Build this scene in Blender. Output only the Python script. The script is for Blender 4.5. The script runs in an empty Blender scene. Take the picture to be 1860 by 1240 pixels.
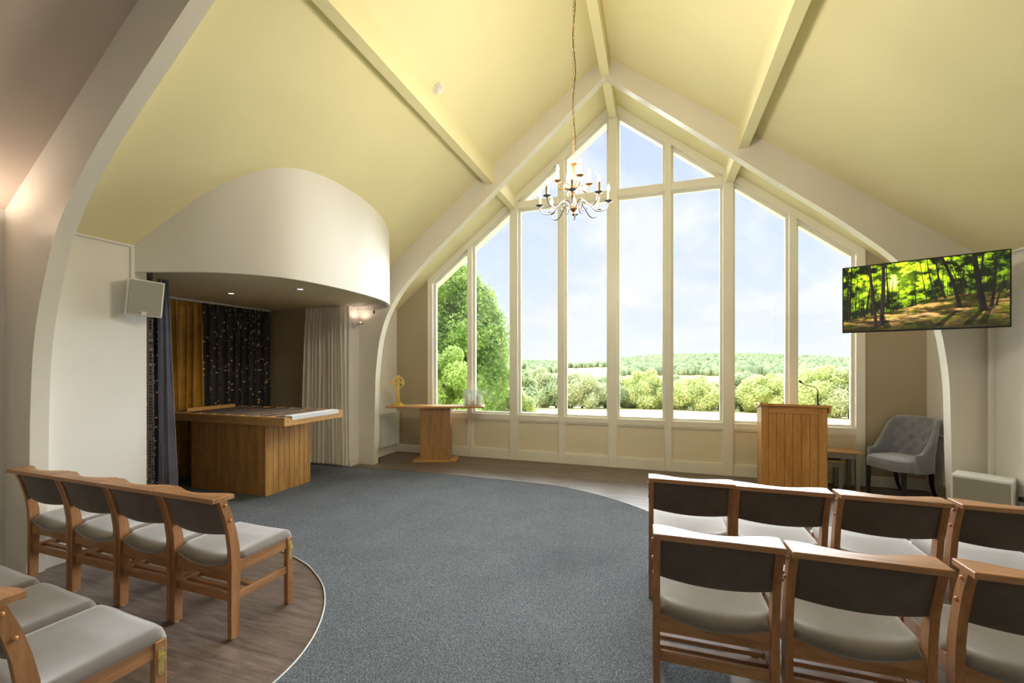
import bpy, bmesh, math, random
import numpy as np
from mathutils import Vector, Matrix, Quaternion
R = math.radians
PI = math.pi
random.seed(7)
SC = bpy.context.scene
COL = SC.collection

# ------------------------------------------------------------------ camera
cam = bpy.data.cameras.new('camera')
cam.sensor_width = 36
cam.lens = 36 * 781.5 / 1860
cam.shift_y = 41 / 1860
cam.clip_start = 0.05
cam.clip_end = 8000
camo = bpy.data.objects.new('camera', cam)
camo.location = (0.632, 0, 1.58)
camo.rotation_euler = (R(90), 0, math.atan(262 / 781.5))
COL.objects.link(camo)
SC.camera = camo

# ------------------------------------------------------------------ colour management
SC.view_settings.view_transform = 'Standard'
SC.view_settings.look = 'None'
SC.view_settings.gamma = 1
SC.view_settings.use_curve_mapping = False
SC.view_settings.exposure = 0.6

# ------------------------------------------------------------------ node helpers
def lin(c):
    """0..255 sRGB triple -> linear rgba"""
    o = []
    for v in c[:3]:
        v = v / 255
        o.append(v / 12.92 if v <= .04045 else ((v + .055) / 1.055) ** 2.4)
    return (*o, 1)

class NT:
    def __init__(s, tree):
        s.t = tree
    def n(s, typ, **kw):
        nd = s.t.nodes.new(typ)
        for k, v in kw.items():
            if k.startswith('i_'):
                k = k[2:].replace('__', ' ')
                nd.inputs[k].default_value = v
            else:
                setattr(nd, k, v)
        return nd
    def l(s, a, b):
        s.t.links.new(a, b)
    def ramp(s, fac, stops):
        r = s.n('ShaderNodeValToRGB')
        e = r.color_ramp.elements
        while len(e) < len(stops):
            e.new(.5)
        for q, (p, c) in zip(e, stops):
            q.position = p
            q.color = c
        s.l(fac, r.inputs[0])
        return r.outputs[0]
    def math(s, op, a, b=None):
        m = s.n('ShaderNodeMath', operation=op)
        for i, v in enumerate((a, b)):
            if v is None:
                continue
            if isinstance(v, (int, float)):
                m.inputs[i].default_value = v
            else:
                s.l(v, m.inputs[i])
        return m.outputs[0]
    def mix(s, fac, a, b, mode='MIX'):
        m = s.n('ShaderNodeMix', data_type='RGBA', blend_type=mode)
        for i, v in ((0, fac), (6, a), (7, b)):
            if isinstance(v, (int, float, tuple)):
                m.inputs[i].default_value = v
            else:
                s.l(v, m.inputs[i])
        return m.outputs[2]

def new_mat(name):
    m = bpy.data.materials.new(name)
    m.use_nodes = True
    t = NT(m.node_tree)
    b = m.node_tree.nodes['Principled BSDF']
    return m, t, b

def coords(t, kind='Object', scale=(1, 1, 1), rot=(0, 0, 0)):
    tc = t.n('ShaderNodeTexCoord')
    mp = t.n('ShaderNodeMapping')
    mp.inputs['Scale'].default_value = scale
    mp.inputs['Rotation'].default_value = rot
    t.l(tc.outputs[kind], mp.inputs[0])
    return mp.outputs[0]

def bump(t, b, h, strength=.3, dist=.002):
    bp = t.n('ShaderNodeBump')
    bp.inputs['Strength'].default_value = strength
    bp.inputs['Distance'].default_value = dist
    t.l(h, bp.inputs['Height'])
    t.l(bp.outputs[0], b.inputs['Normal'])

def m_paint(name, col, rough=.6, var=.03, bmp=.15):
    m, t, b = new_mat(name)
    c = lin(col)
    v = coords(t, 'Object', (1.3, 1.3, 1.3))
    nz = t.n('ShaderNodeTexNoise', i_Scale=1.2, i_Detail=3)
    t.l(v, nz.inputs[0])
    d = tuple(max(0, q * (1 - var)) for q in c[:3]) + (1,)
    t.l(t.ramp(nz.outputs[0], [(.35, d), (.65, c)]), b.inputs['Base Color'])
    b.inputs['Roughness'].default_value = rough
    n2 = t.n('ShaderNodeTexNoise', i_Scale=60, i_Detail=4)
    t.l(v, n2.inputs[0])
    bump(t, b, n2.outputs[0], bmp, .001)
    return m

def m_plain(name, col, rough=.5, metal=0, spec=.5):
    m, t, b = new_mat(name)
    c = lin(col)
    nz = t.n('ShaderNodeTexNoise', i_Scale=25, i_Detail=3)
    t.l(coords(t), nz.inputs[0])
    d = tuple(q * .9 for q in c[:3]) + (1,)
    t.l(t.ramp(nz.outputs[0], [(.3, d), (.7, c)]), b.inputs['Base Color'])
    b.inputs['Roughness'].default_value = rough
    b.inputs['Metallic'].default_value = metal
    b.inputs['Specular IOR Level'].default_value = spec
    return m

def m_wood(name, light, dark, stretch=(2, 2, 30), rough=.35, rot=(0, 0, 0), fine=1.0):
    """stretch: frequencies along x,y,z; small = along the grain"""
    m, t, b = new_mat(name)
    v = coords(t, 'Object', stretch, rot)
    n1 = t.n('ShaderNodeTexNoise', i_Scale=1.6 * fine, i_Detail=6, i_Roughness=.62, i_Distortion=.6)
    t.l(v, n1.inputs[0])
    n2 = t.n('ShaderNodeTexNoise', i_Scale=9 * fine, i_Detail=3, i_Roughness=.7)
    t.l(v, n2.inputs[0])
    c1 = t.ramp(n1.outputs[0], [(.3, lin(dark)), (.62, lin(light))])
    c2 = t.ramp(n2.outputs[0], [(.35, (.72, .68, .62, 1)), (.6, (1, 1, 1, 1))])
    c = t.mix(.7, c1, c2, 'MULTIPLY')
    t.l(c, b.inputs['Base Color'])
    b.inputs['Roughness'].default_value = rough
    bump(t, b, n2.outputs[0], .12, .0006)
    return m

def m_fabric(name, col, dark, scale=350, rough=.95, sheen=.3, bmp=.4):
    m, t, b = new_mat(name)
    v = coords(t)
    n1 = t.n('ShaderNodeTexNoise', i_Scale=7, i_Detail=4, i_Roughness=.6)
    t.l(v, n1.inputs[0])
    n2 = t.n('ShaderNodeTexNoise', i_Scale=scale, i_Detail=2)
    t.l(v, n2.inputs[0])
    c1 = t.ramp(n1.outputs[0], [(.3, lin(dark)), (.7, lin(col))])
    c2 = t.ramp(n2.outputs[0], [(.3, (.75, .75, .75, 1)), (.7, (1, 1, 1, 1))])
    t.l(t.mix(.8, c1, c2, 'MULTIPLY'), b.inputs['Base Color'])
    b.inputs['Roughness'].default_value = rough
    b.inputs['Sheen Weight'].default_value = sheen
    b.inputs['Specular IOR Level'].default_value = .2
    bump(t, b, n2.outputs[0], bmp, .001)
    return m

def m_emit(name, col, strength):
    m, t, b = new_mat(name)
    b.inputs['Emission Color'].default_value = lin(col)
    b.inputs['Emission Strength'].default_value = strength
    b.inputs['Base Color'].default_value = lin(col)
    return m

# ------------------------------------------------------------------ world: hazy summer sky with thin cloud
W = bpy.data.worlds.new('sky')
SC.world = W
W.use_nodes = True
wt = NT(W.node_tree)
bg = W.node_tree.nodes['Background']
tc = wt.n('ShaderNodeTexCoord')
sep = wt.n('ShaderNodeSeparateXYZ')
wt.l(tc.outputs['Generated'], sep.inputs[0])
grad = wt.ramp(sep.outputs[2], [(0.0, lin((246, 250, 255))), (.2, lin((224, 235, 255))), (.5, lin((206, 222, 254))), (1.0, lin((190, 214, 252)))])
# cloud layer: project the direction on a plane overhead
den = wt.math('ADD', sep.outputs[2], .16)
cxx = wt.math('DIVIDE', sep.outputs[0], den)
cyy = wt.math('DIVIDE', sep.outputs[1], den)
cmb = wt.n('ShaderNodeCombineXYZ')
wt.l(cxx, cmb.inputs[0]); wt.l(cyy, cmb.inputs[1])
mpc = wt.n('ShaderNodeMapping')
mpc.inputs['Scale'].default_value = (1.0, .55, 1)
mpc.inputs['Rotation'].default_value = (0, 0, .5)
mpc.inputs['Location'].default_value = (3.1, 1.7, 0)
wt.l(cmb.outputs[0], mpc.inputs[0])
cn = wt.n('ShaderNodeTexNoise', i_Scale=1.5, i_Detail=9, i_Roughness=.58, i_Distortion=.35)
wt.l(mpc.outputs[0], cn.inputs[0])
cm = wt.ramp(cn.outputs[0], [(.44, (0, 0, 0, 1)), (.60, (1, 1, 1, 1))])
sky = wt.mix(wt.math('MULTIPLY', cm, .85), grad, lin((252, 252, 255)))
wt.l(sky, bg.inputs[0])
bg.inputs[1].default_value = 0.74

# ------------------------------------------------------------------ lights of the day, with added fill suns
def add_sun(name, direction, strength, angle, col):
    d = bpy.data.lights.new(name, 'SUN')
    d.energy = strength
    d.angle = R(angle)
    d.color = col
    o = bpy.data.objects.new(name, d)
    o.rotation_euler = Vector(direction).to_track_quat('-Z', 'Y').to_euler()
    COL.objects.link(o)
    return o
# the sun stands behind the building and lights the valley
add_sun('sun', (.45, .75, -.95), 4.2, 1.0, (1.0, .95, .84))
# added soft fill sun through the gable window, standing in for valley sky
add_sun('sky_fill_sun', (.02, -1, -.32), 14, 75, (.93, .96, 1.0))
# added fill sun aimed upward, standing in for light off the sunlit field
add_sun('bounce_fill_sun', (0, -1, .62), 19, 52, (1.0, .96, .80))

CH_POWER = 17
def add_point(name, loc, power, col, radius=.05):
    d = bpy.data.lights.new(name, 'POINT')
    d.energy = power
    d.color = col
    d.shadow_soft_size = radius
    o = bpy.data.objects.new(name, d)
    o.location = loc
    COL.objects.link(o)
    return o

# ------------------------------------------------------------------ mesh helpers
def bx(bm, c, s, bev=0, seg=1, rot=None):
    """box with centre c, size s"""
    r = bmesh.ops.create_cube(bm, size=1)
    vs = r['verts']
    bmesh.ops.scale(bm, vec=s, verts=vs)
    if bev > 0:
        es = list({e for v in vs for e in v.link_edges})
        g = bmesh.ops.bevel(bm, geom=es, offset=bev, segments=seg, affect='EDGES', profile=.5)
        vs = list({v for f in g['faces'] for v in f.verts} | {v for v in vs if v.is_valid})
        # collect the whole island
        seen = set(vs); st = list(vs)
        while st:
            v = st.pop()
            for e in v.link_edges:
                w = e.other_vert(v)
                if w not in seen:
                    seen.add(w); st.append(w)
        vs = list(seen)
    if rot is not None:
        bmesh.ops.rotate(bm, cent=(0, 0, 0), matrix=rot, verts=vs)
    bmesh.ops.translate(bm, vec=c, verts=vs)
    return vs

def b2(bm, lo, hi, bev=0, seg=1):
    c = [(a + b) / 2 for a, b in zip(lo, hi)]
    s = [abs(b - a) for a, b in zip(lo, hi)]
    return bx(bm, c, s, bev, seg)

def prism(bm, pts, axis, a, b):
    """extrude a 2-D outline; axis 'x': pts=(y,z); 'y': pts=(x,z); 'z': pts=(x,y)"""
    def mk(p, q):
        return {'x': (q, p[0], p[1]), 'y': (p[0], q, p[1]), 'z': (p[0], p[1], q)}[axis]
    v0 = [bm.verts.new(mk(p, a)) for p in pts]
    v1 = [bm.verts.new(mk(p, b)) for p in pts]
    n = len(pts)
    bm.faces.new(v0)
    bm.faces.new(v1[::-1])
    for i in range(n):
        j = (i + 1) % n
        bm.faces.new((v0[i], v1[i], v1[j], v0[j]))
    return v0 + v1

def tube(bm, pts, r, seg=8, cap=True):
    pts = [Vector(p) for p in pts]
    n = len(pts)
    rs = r if isinstance(r, (list, tuple)) else [r] * n
    rings = []
    up = None
    for i, p in enumerate(pts):
        d = (pts[min(i + 1, n - 1)] - pts[max(i - 1, 0)]).normalized()
        if up is None:
            up = Vector((0, 0, 1)) if abs(d.z) < .9 else Vector((1, 0, 0))
        x = d.cross(up)
        if x.length < 1e-5:
            x = d.orthogonal()
        x.normalize()
        y = x.cross(d).normalized()
        up = y
        rings.append([bm.verts.new(p + (x * math.cos(2 * PI * k / seg) + y * math.sin(2 * PI * k / seg)) * rs[i]) for k in range(seg)])
    for a, b in zip(rings, rings[1:]):
        for k in range(seg):
            bm.faces.new((a[k], a[(k + 1) % seg], b[(k + 1) % seg], b[k]))
    if cap:
        bm.faces.new(rings[0][::-1])
        bm.faces.new(rings[-1])

def lathe(bm, prof, seg=16, c=(0, 0, 0)):
    rings = []
    for r, z in prof:
        if r < 1e-6:
            rings.append([bm.verts.new((c[0], c[1], c[2] + z))])
        else:
            rings.append([bm.verts.new((c[0] + r * math.cos(2 * PI * k / seg), c[1] + r * math.sin(2 * PI * k / seg), c[2] + z)) for k in range(seg)])
    for a, b in zip(rings, rings[1:]):
        for k in range(seg):
            k2 = (k + 1) % seg
            if len(a) == 1 and len(b) == 1:
                continue
            if len(a) == 1:
                bm.faces.new((a[0], b[k2], b[k]))
            elif len(b) == 1:
                bm.faces.new((a[k], a[k2], b[0]))
            else:
                bm.faces.new((a[k], a[k2], b[k2], b[k]))

def grid(bm, nu, nv, fn):
    vs = [[bm.verts.new(fn(i / nu, j / nv)) for j in range(nv + 1)] for i in range(nu + 1)]
    for i in range(nu):
        for j in range(nv):
            bm.faces.new((vs[i][j], vs[i + 1][j], vs[i + 1][j + 1], vs[i][j + 1]))
    return vs

def mk(name, bm, mat, parent=None, smooth=False, loc=None, **props):
    bmesh.ops.recalc_face_normals(bm, faces=bm.faces)
    me = bpy.data.meshes.new(name)
    bm.to_mesh(me)
    bm.free()
    if mat:
        me.materials.append(mat)
    if smooth:
        me.polygons.foreach_set('use_smooth', [True] * len(me.polygons))
        if smooth != 'all':
            try:
                me.set_sharp_from_angle(angle=R(40))
            except Exception:
                pass
    o = bpy.data.objects.new(name, me)
    COL.objects.link(o)
    if parent:
        o.parent = parent
    if loc:
        o.location = loc
    for k, v in props.items():
        o[k] = v
    return o

def box_obj(name, lo, hi, mat, parent=None, bev=0, seg=1, **p):
    bm = bmesh.new()
    b2(bm, lo, hi, bev, seg)
    return mk(name, bm, mat, parent, **p)

def tag(o, label, cat, group=None):
    o['label'] = label
    o['category'] = cat
    if group:
        o['group'] = group
    return o

def thing(name, label, cat, loc=(0, 0, 0), rz=0, group=None):
    o = bpy.data.objects.new(name, None)
    o.empty_display_size = .1
    o.location = loc
    o.rotation_euler = (0, 0, rz)
    COL.objects.link(o)
    return tag(o, label, cat, group)

def struct(o):
    o['kind'] = 'structure'
    return o

def copy_tree(o, parent=None):
    c = o.copy()
    COL.objects.link(c)
    if parent:
        c.parent = parent
    for ch in [q for q in bpy.data.objects if q.parent == o]:
        copy_tree(ch, c)
    return c

# ------------------------------------------------------------------ materials
M_WALL = m_paint('wall_paint', (238, 235, 229), .55)
M_ARCH = m_paint('arch_gloss_paint', (232, 226, 212), .32)
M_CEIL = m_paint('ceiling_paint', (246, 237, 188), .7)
M_FRAME = m_paint('frame_paint', (244, 240, 222), .38)
M_DADO = m_paint('dado_paint', (238, 228, 198), .45)
M_TAUPE = m_paint('taupe_paint', (180, 166, 138), .6)
M_SKIRT = m_paint('skirting_gloss', (236, 232, 222), .3)
M_OUT = m_paint('render_outside', (205, 200, 190), .8)
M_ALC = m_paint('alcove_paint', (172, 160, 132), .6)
M_WHITEMET = m_plain('white_enamel', (238, 238, 234), .35)
M_GRILLE = None
M_CHAIRW = m_wood('chair_wood', (186, 138, 96), (146, 102, 66), (5, 5, 5), .32)
M_CHAIRX = m_wood('chair_wood_rail', (188, 140, 98), (150, 106, 68), (1.2, 9, 9), .42)
M_CHAIRZ = m_wood('chair_wood_post', (184, 134, 92), (144, 98, 62), (9, 9, 1.2), .32)
M_CHAIRY = m_wood('chair_wood_side', (186, 138, 96), (146, 102, 66), (9, 1.2, 9), .32)
M_SEAT = m_fabric('seat_fabric', (136, 127, 118), (120, 111, 102), 420, .75, sheen=.8)
M_BACK = m_fabric('backrest_fabric', (104, 94, 84), (90, 80, 70), 420)
M_OAK = m_wood('oak', (212, 164, 98), (180, 128, 68), (7, 7, .8), .38)
M_OAKX = m_wood('oak_long', (216, 170, 106), (186, 136, 78), (.9, 8, 8), .34)
M_OAKY = m_wood('oak_cross', (216, 170, 106), (186, 136, 78), (8, .9, 8), .34)
M_OAKA = m_wood('oak_altar', (186, 146, 96), (158, 118, 72), (7, 7, .8), .4)
M_BRASS = m_plain('brass', (246, 222, 140), .32, .75)
M_GOLD = m_plain('gilt', (240, 205, 110), .28, 1.0)
M_CHROME = m_plain('chrome', (200, 200, 205), .18, 1.0)
M_BLACK = m_plain('black_plastic', (22, 22, 24), .4)
M_BLKWOOD = m_plain('black_leg', (18, 17, 20), .3)
M_GREYPAINT = m_plain('grey_painted_wood', (150, 150, 138), .5)
M_VELVET = m_fabric('grey_velvet', (150, 152, 160), (122, 124, 134), 500, .8, .9, .2)
M_STUD = m_plain('stud_metal', (235, 235, 235), .25, .9)
M_FOOT = m_plain('leg_glide', (225, 222, 210), .4)
M_PEG = m_wood('peg_wood', (206, 150, 96), (180, 120, 70), (9, 9, 9), .3)

def m_grille():
    m, t, b = new_mat('perforated_grille')
    v = coords(t, 'Object', (160, 160, 160))
    fr = t.n('ShaderNodeTexVoronoi', i_Scale=1.0)
    fr.inputs['Randomness'].default_value = 0.0
    t.l(v, fr.inputs[0])
    t.l(t.ramp(fr.outputs[0], [(.28, lin((96, 94, 86))), (.4, lin((186, 184, 172)))]), b.inputs['Base Color'])
    b.inputs['Roughness'].default_value = .5
    return m
M_GRILLE = m_grille()

def m_lvt():
    m, t, b = new_mat('grey_oak_vinyl')
    v = coords(t, 'Object', (1, 1, 1), (0, 0, 0))
    br = t.n('ShaderNodeTexBrick')
    br.offset = .37
    br.inputs['Scale'].default_value = 1
    br.inputs['Brick Width'].default_value = 1.22
    br.inputs['Row Height'].default_value = .18
    br.inputs['Mortar Size'].default_value = .0018
    br.inputs['Color1'].default_value = (.35, .35, .35, 1)
    br.inputs['Color2'].default_value = (.65, .65, .65, 1)
    br.inputs['Mortar'].default_value = (.12, .12, .12, 1)
    t.l(v, br.inputs[0])
    v2 = coords(t, 'Object', (1.5, 12, 4))
    n1 = t.n('ShaderNodeTexNoise', i_Scale=2.2, i_Detail=8, i_Roughness=.72, i_Distortion=.5)
    t.l(v2, n1.inputs[0])
    c = t.ramp(n1.outputs[0], [(.3, lin((78, 66, 60))), (.5, lin((110, 96, 86))), (.72, lin((138, 124, 112)))])
    c = t.mix(.5, c, br.outputs[0], 'OVERLAY')
    t.l(c, b.inputs['Base Color'])
    b.inputs['Roughness'].default_value = .42
    bump(t, b, n1.outputs[0], .08, .001)
    return m
M_LVT = m_lvt()

def m_carpet():
    m, t, b = new_mat('carpet_loop')
    v = coords(t)
    n1 = t.n('ShaderNodeTexNoise', i_Scale=130, i_Detail=3, i_Roughness=.8)
    t.l(v, n1.inputs[0])
    n2 = t.n('ShaderNodeTexNoise', i_Scale=2.5, i_Detail=3)
    t.l(v, n2.inputs[0])
    c = t.ramp(n1.outputs[0], [(.32, lin((62, 67, 74))), (.5, lin((101, 107, 114))), (.68, lin((160, 163, 167)))])
    c2 = t.ramp(n2.outputs[0], [(.3, (.86, .86, .86, 1)), (.7, (1, 1, 1, 1))])
    t.l(t.mix(1, c, c2, 'MULTIPLY'), b.inputs['Base Color'])
    b.inputs['Roughness'].default_value = 1
    b.inputs['Specular IOR Level'].default_value = .1
    bump(t, b, n1.outputs[0], .8, .004)
    return m
M_CARPET = m_carpet()

def m_glass():
    m, t, b = new_mat('window_glass')
    nt = m.node_tree
    nt.nodes.remove(b)
    out = nt.nodes['Material Output']
    tr = t.n('ShaderNodeBsdfTransparent')
    tr.inputs[0].default_value = (.97, .985, .98, 1)
    gl = t.n('ShaderNodeBsdfGlossy')
    gl.inputs['Roughness'].default_value = .02
    fr = t.n('ShaderNodeFresnel', i_IOR=1.45)
    mx = t.n('ShaderNodeMixShader')
    t.l(fr.outputs[0], mx.inputs[0])
    t.l(tr.outputs[0], mx.inputs[1])
    t.l(gl.outputs[0], mx.inputs[2])
    t.l(mx.outputs[0], out.inputs[0])
    return m
M_GLASS = m_glass()

def m_leaf(name, a, bb, c):
    m, t, b = new_mat(name)
    v = coords(t, 'Object')
    n1 = t.n('ShaderNodeTexNoise', i_Scale=.9, i_Detail=6, i_Roughness=.75)
    t.l(v, n1.inputs[0])
    t.l(t.ramp(n1.outputs[0], [(.32, lin(a)), (.5, lin(bb)), (.68, lin(c))]), b.inputs['Base Color'])
    b.inputs['Roughness'].default_value = .7
    b.inputs['Specular IOR Level'].default_value = .2
    nt = m.node_tree
    tl = t.n('ShaderNodeBsdfTranslucent')
    tl.inputs[0].default_value = lin(c)
    mx = t.n('ShaderNodeMixShader')
    mx.inputs[0].default_value = .35
    t.l(b.outputs[0], mx.inputs[1])
    t.l(tl.outputs[0], mx.inputs[2])
    t.l(mx.outputs[0], nt.nodes['Material Output'].inputs[0])
    return m
M_LEAF_NEAR = m_leaf('leaves_near', (78, 118, 54), (128, 162, 84), (192, 210, 132))
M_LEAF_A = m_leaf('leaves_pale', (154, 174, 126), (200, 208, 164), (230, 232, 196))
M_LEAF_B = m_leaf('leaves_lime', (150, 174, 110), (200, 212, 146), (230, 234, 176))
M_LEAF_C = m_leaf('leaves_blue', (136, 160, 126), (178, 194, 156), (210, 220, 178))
M_TRUNK = m_plain('bark', (110, 96, 78), .9)

# ------------------------------------------------------------------ building shell
RX = 3.84            # half width of the room
YW = 6.75            # inner face of the gable window wall
AP, SL = 5.60, .77   # ceiling apex and slope
YB = -4.2            # back of the room
def cz(x):
    return AP - SL * abs(x)

# floor
struct(box_obj('floor', (-6.0, YB - .3, -.15), (4.4, YW + .15, 0), M_LVT))

# carpet (raised 6 mm) with its curved edges
left_arc = [(-3.84, 2.98), (-3.2, 2.95), (-2.6, 2.88), (-2.055, 2.727), (-1.775, 2.584), (-1.6, 2.46), (-1.46, 2.32), (-1.36, 2.19), (-1.27, 2.04),
            (-1.21, 1.9), (-1.175, 1.77), (-1.16, 1.62), (-1.165, 1.45), (-1.2, 1.2), (-1.3, .9), (-1.5, .5), (-1.6, 0), (-1.6, -4.2)]
right_arc = [(.98, -4.2), (.98, 1.5), (.985, 2.5), (.985, 3.2), (.96, 3.7), (.88, 4.15), (.75, 4.5), (.566, 4.789), (.306, 5.018), (-.028, 5.228), (-.3, 5.35), (-.522, 5.435),
             (-.772, 5.476), (-1.2, 5.5), (-1.556, 5.51), (-2.123, 5.514), (-3.0, 5.50), (-3.84, 5.47)]
def smooth_line(p, n=6):
    out = []
    for i in range(len(p) - 1):
        p0, p1, p2, p3 = (p[max(i - 1, 0)], p[i], p[i + 1], p[min(i + 2, len(p) - 1)])
        for k in range(n):
            t = k / n
            out.append(tuple(.5 * ((2 * p1[d]) + (-p0[d] + p2[d]) * t + (2 * p0[d] - 5 * p1[d] + 4 * p2[d] - p3[d]) * t * t + (-p0[d] + 3 * p1[d] - 3 * p2[d] + p3[d]) * t ** 3) for d in (0, 1)))
    out.append(p[-1])
    return out
LA, RA = smooth_line(left_arc), smooth_line(right_arc)
bm = bmesh.new()
outline = LA + RA + [(-5.5, 5.47), (-5.5, 2.98)]
from mathutils.geometry import tessellate_polygon
outline = [p for i, p in enumerate(outline) if i == 0 or (Vector(p) - Vector(outline[i - 1])).length > 1e-4]
tris = tessellate_polygon([[Vector((x, y, 0)) for x, y in outline]])
ct = [bm.verts.new((x, y, .006)) for x, y in outline]
cb = [bm.verts.new((x, y, .0005)) for x, y in outline]
for tr in tris:
    bm.faces.new([ct[i] for i in tr]); bm.faces.new([cb[i] for i in tr][::-1])
for i in range(len(outline)):
    j = (i + 1) % len(outline)
    bm.faces.new((ct[i], cb[i], cb[j], ct[j]))
carpet = mk('carpet', bm, M_CARPET)
tag(carpet, 'dark grey loop-pile carpet sweeping through the middle of the room', 'carpet')
bm = bmesh.new()
tube(bm, [(x, y, .006) for x, y in LA[12:]], .0045, 6)
struct(mk('trim_1', bm, m_plain('light_metal_strip', (222, 222, 220), .35), None, True))
bm = bmesh.new()
tube(bm, [(x, y, .006) for x, y in RA], .004, 6)
struct(mk('trim_2', bm, m_plain('dark_strip', (70, 72, 76), .4), None, True))

# ceiling: two sloping slabs (both bays and behind the camera)
bm = bmesh.new()
prism(bm, [(0, cz(0)), (3.95, cz(3.95)), (3.95, cz(3.95) + .3), (0, cz(0) + .3)], 'y', 1.95, 5.75)
prism(bm, [(0, cz(0)), (0, cz(0) + .3), (-3.95, cz(3.95) + .3), (-3.95, cz(3.95))], 'y', 1.95, 5.75)
# window bay, a touch lower
def cz2(x):
    return 5.575 - .785 * abs(x)
prism(bm, [(0, cz2(0)), (4.2, cz2(4.2)), (4.2, cz(4.2) + .25), (0, cz(0) + .25)], 'y', 5.75, YW + .5)
prism(bm, [(0, cz2(0)), (0, cz(0) + .25), (-4.2, cz(4.2) + .25), (-4.2, cz2(4.2))], 'y', 5.75, YW + .5)
def czr(x):      # the seating bay behind the near arch is a little higher and wider
    return 5.97 - .79 * abs(x)
RW = 4.07
struct(mk('ceiling', bm, M_CEIL))
bm = bmesh.new()
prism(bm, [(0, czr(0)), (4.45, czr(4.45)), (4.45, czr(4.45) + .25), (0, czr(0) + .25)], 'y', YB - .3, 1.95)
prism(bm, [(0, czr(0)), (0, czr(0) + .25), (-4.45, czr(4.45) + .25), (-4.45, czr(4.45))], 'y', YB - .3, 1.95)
struct(mk('ceiling_rear', bm, m_paint('rear_ceiling_warm_shade', (214, 200, 184), .6)))  # the rear bay's dim, warm lamp cast is put into its ceiling colour

# side walls. left wall has the alcove opening y 2.70..5.466
bm = bmesh.new()
b2(bm, (-RX - .2, 1.95, 0), (-RX, 2.70, 2.9))
b2(bm, (-RW - .2, YB - .3, 0), (-RW, 1.97, 2.95))
b2(bm, (-RX - .2, 5.466, 0), (-RX, YW + .3, 2.9))
b2(bm, (-RX - .2, 2.70, 2.50), (-RX, 5.466, 2.9))
struct(mk('wall_left', bm, M_WALL))
bm = bmesh.new()
b2(bm, (RX, 1.95, 0), (RX + .2, YW + .3, 2.9))
b2(bm, (RW, YB - .3, 0), (RW + .2, 1.97, 2.95))
struct(mk('wall_right', bm, M_WALL))
bm = bmesh.new()
prism(bm, [(-4.4, 0), (4.4, 0), (4.4, 2.9), (0, 6.2), (-4.4, 2.9)], 'y', YB - .3, YB)
struct(mk('wall_back', bm, M_WALL))

# alcove shell
bm = bmesh.new()
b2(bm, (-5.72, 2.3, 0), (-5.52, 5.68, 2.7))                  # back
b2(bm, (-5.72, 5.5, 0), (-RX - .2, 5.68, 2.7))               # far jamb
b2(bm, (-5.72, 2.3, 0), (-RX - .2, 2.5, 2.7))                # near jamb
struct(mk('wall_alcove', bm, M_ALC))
bm = bmesh.new()
struct(box_obj('wall_alcove_trim', (-5.52, 5.488, .0), (-RX, 5.4995, .12), M_SKIRT))
bpy.data.objects['wall_alcove_trim'].name = 'baseboard_alcove'

# window-wall returns (taupe) either side of the window
for nm, s in (('wall_window_left', -1), ('wall_window_right', 1)):
    bm = bmesh.new()
    prism(bm, [(s * 3.197, 0), (s * 4.2, 0), (s * 4.2, cz2(4.2) + .2), (s * 3.197, cz2(3.197) + .1)], 'y', YW, YW + .3)
    struct(mk(nm, bm, M_TAUPE))
# skirtings
def skirt(name, lo, hi):
    o = box_obj(name, lo, hi, M_SKIRT, None, .004)
    struct(o)
skirt('baseboard_window_left', (-RX, YW - .018, 0), (-3.2, YW - .0005, .14))
skirt('baseboard_window_right', (3.2, YW - .018, 0), (RX, YW - .0005, .14))
skirt('baseboard_left', (-RX, 5.83, 0), (-RX + .018, YW - .02, .14))
skirt('baseboard_right', (RX - .018, 5.83, 0), (RX, YW - .02, .14))
skirt('baseboard_left_near', (-RX, 1.99, 0), (-RX + .016, 2.69, .10))
skirt('baseboard_left_far', (-RX, 5.46, 0), (-RX + .016, 5.69, .12))
skirt('baseboard_right_near', (RX - .016, 1.99, 0), (RX, 5.69, .12))

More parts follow.
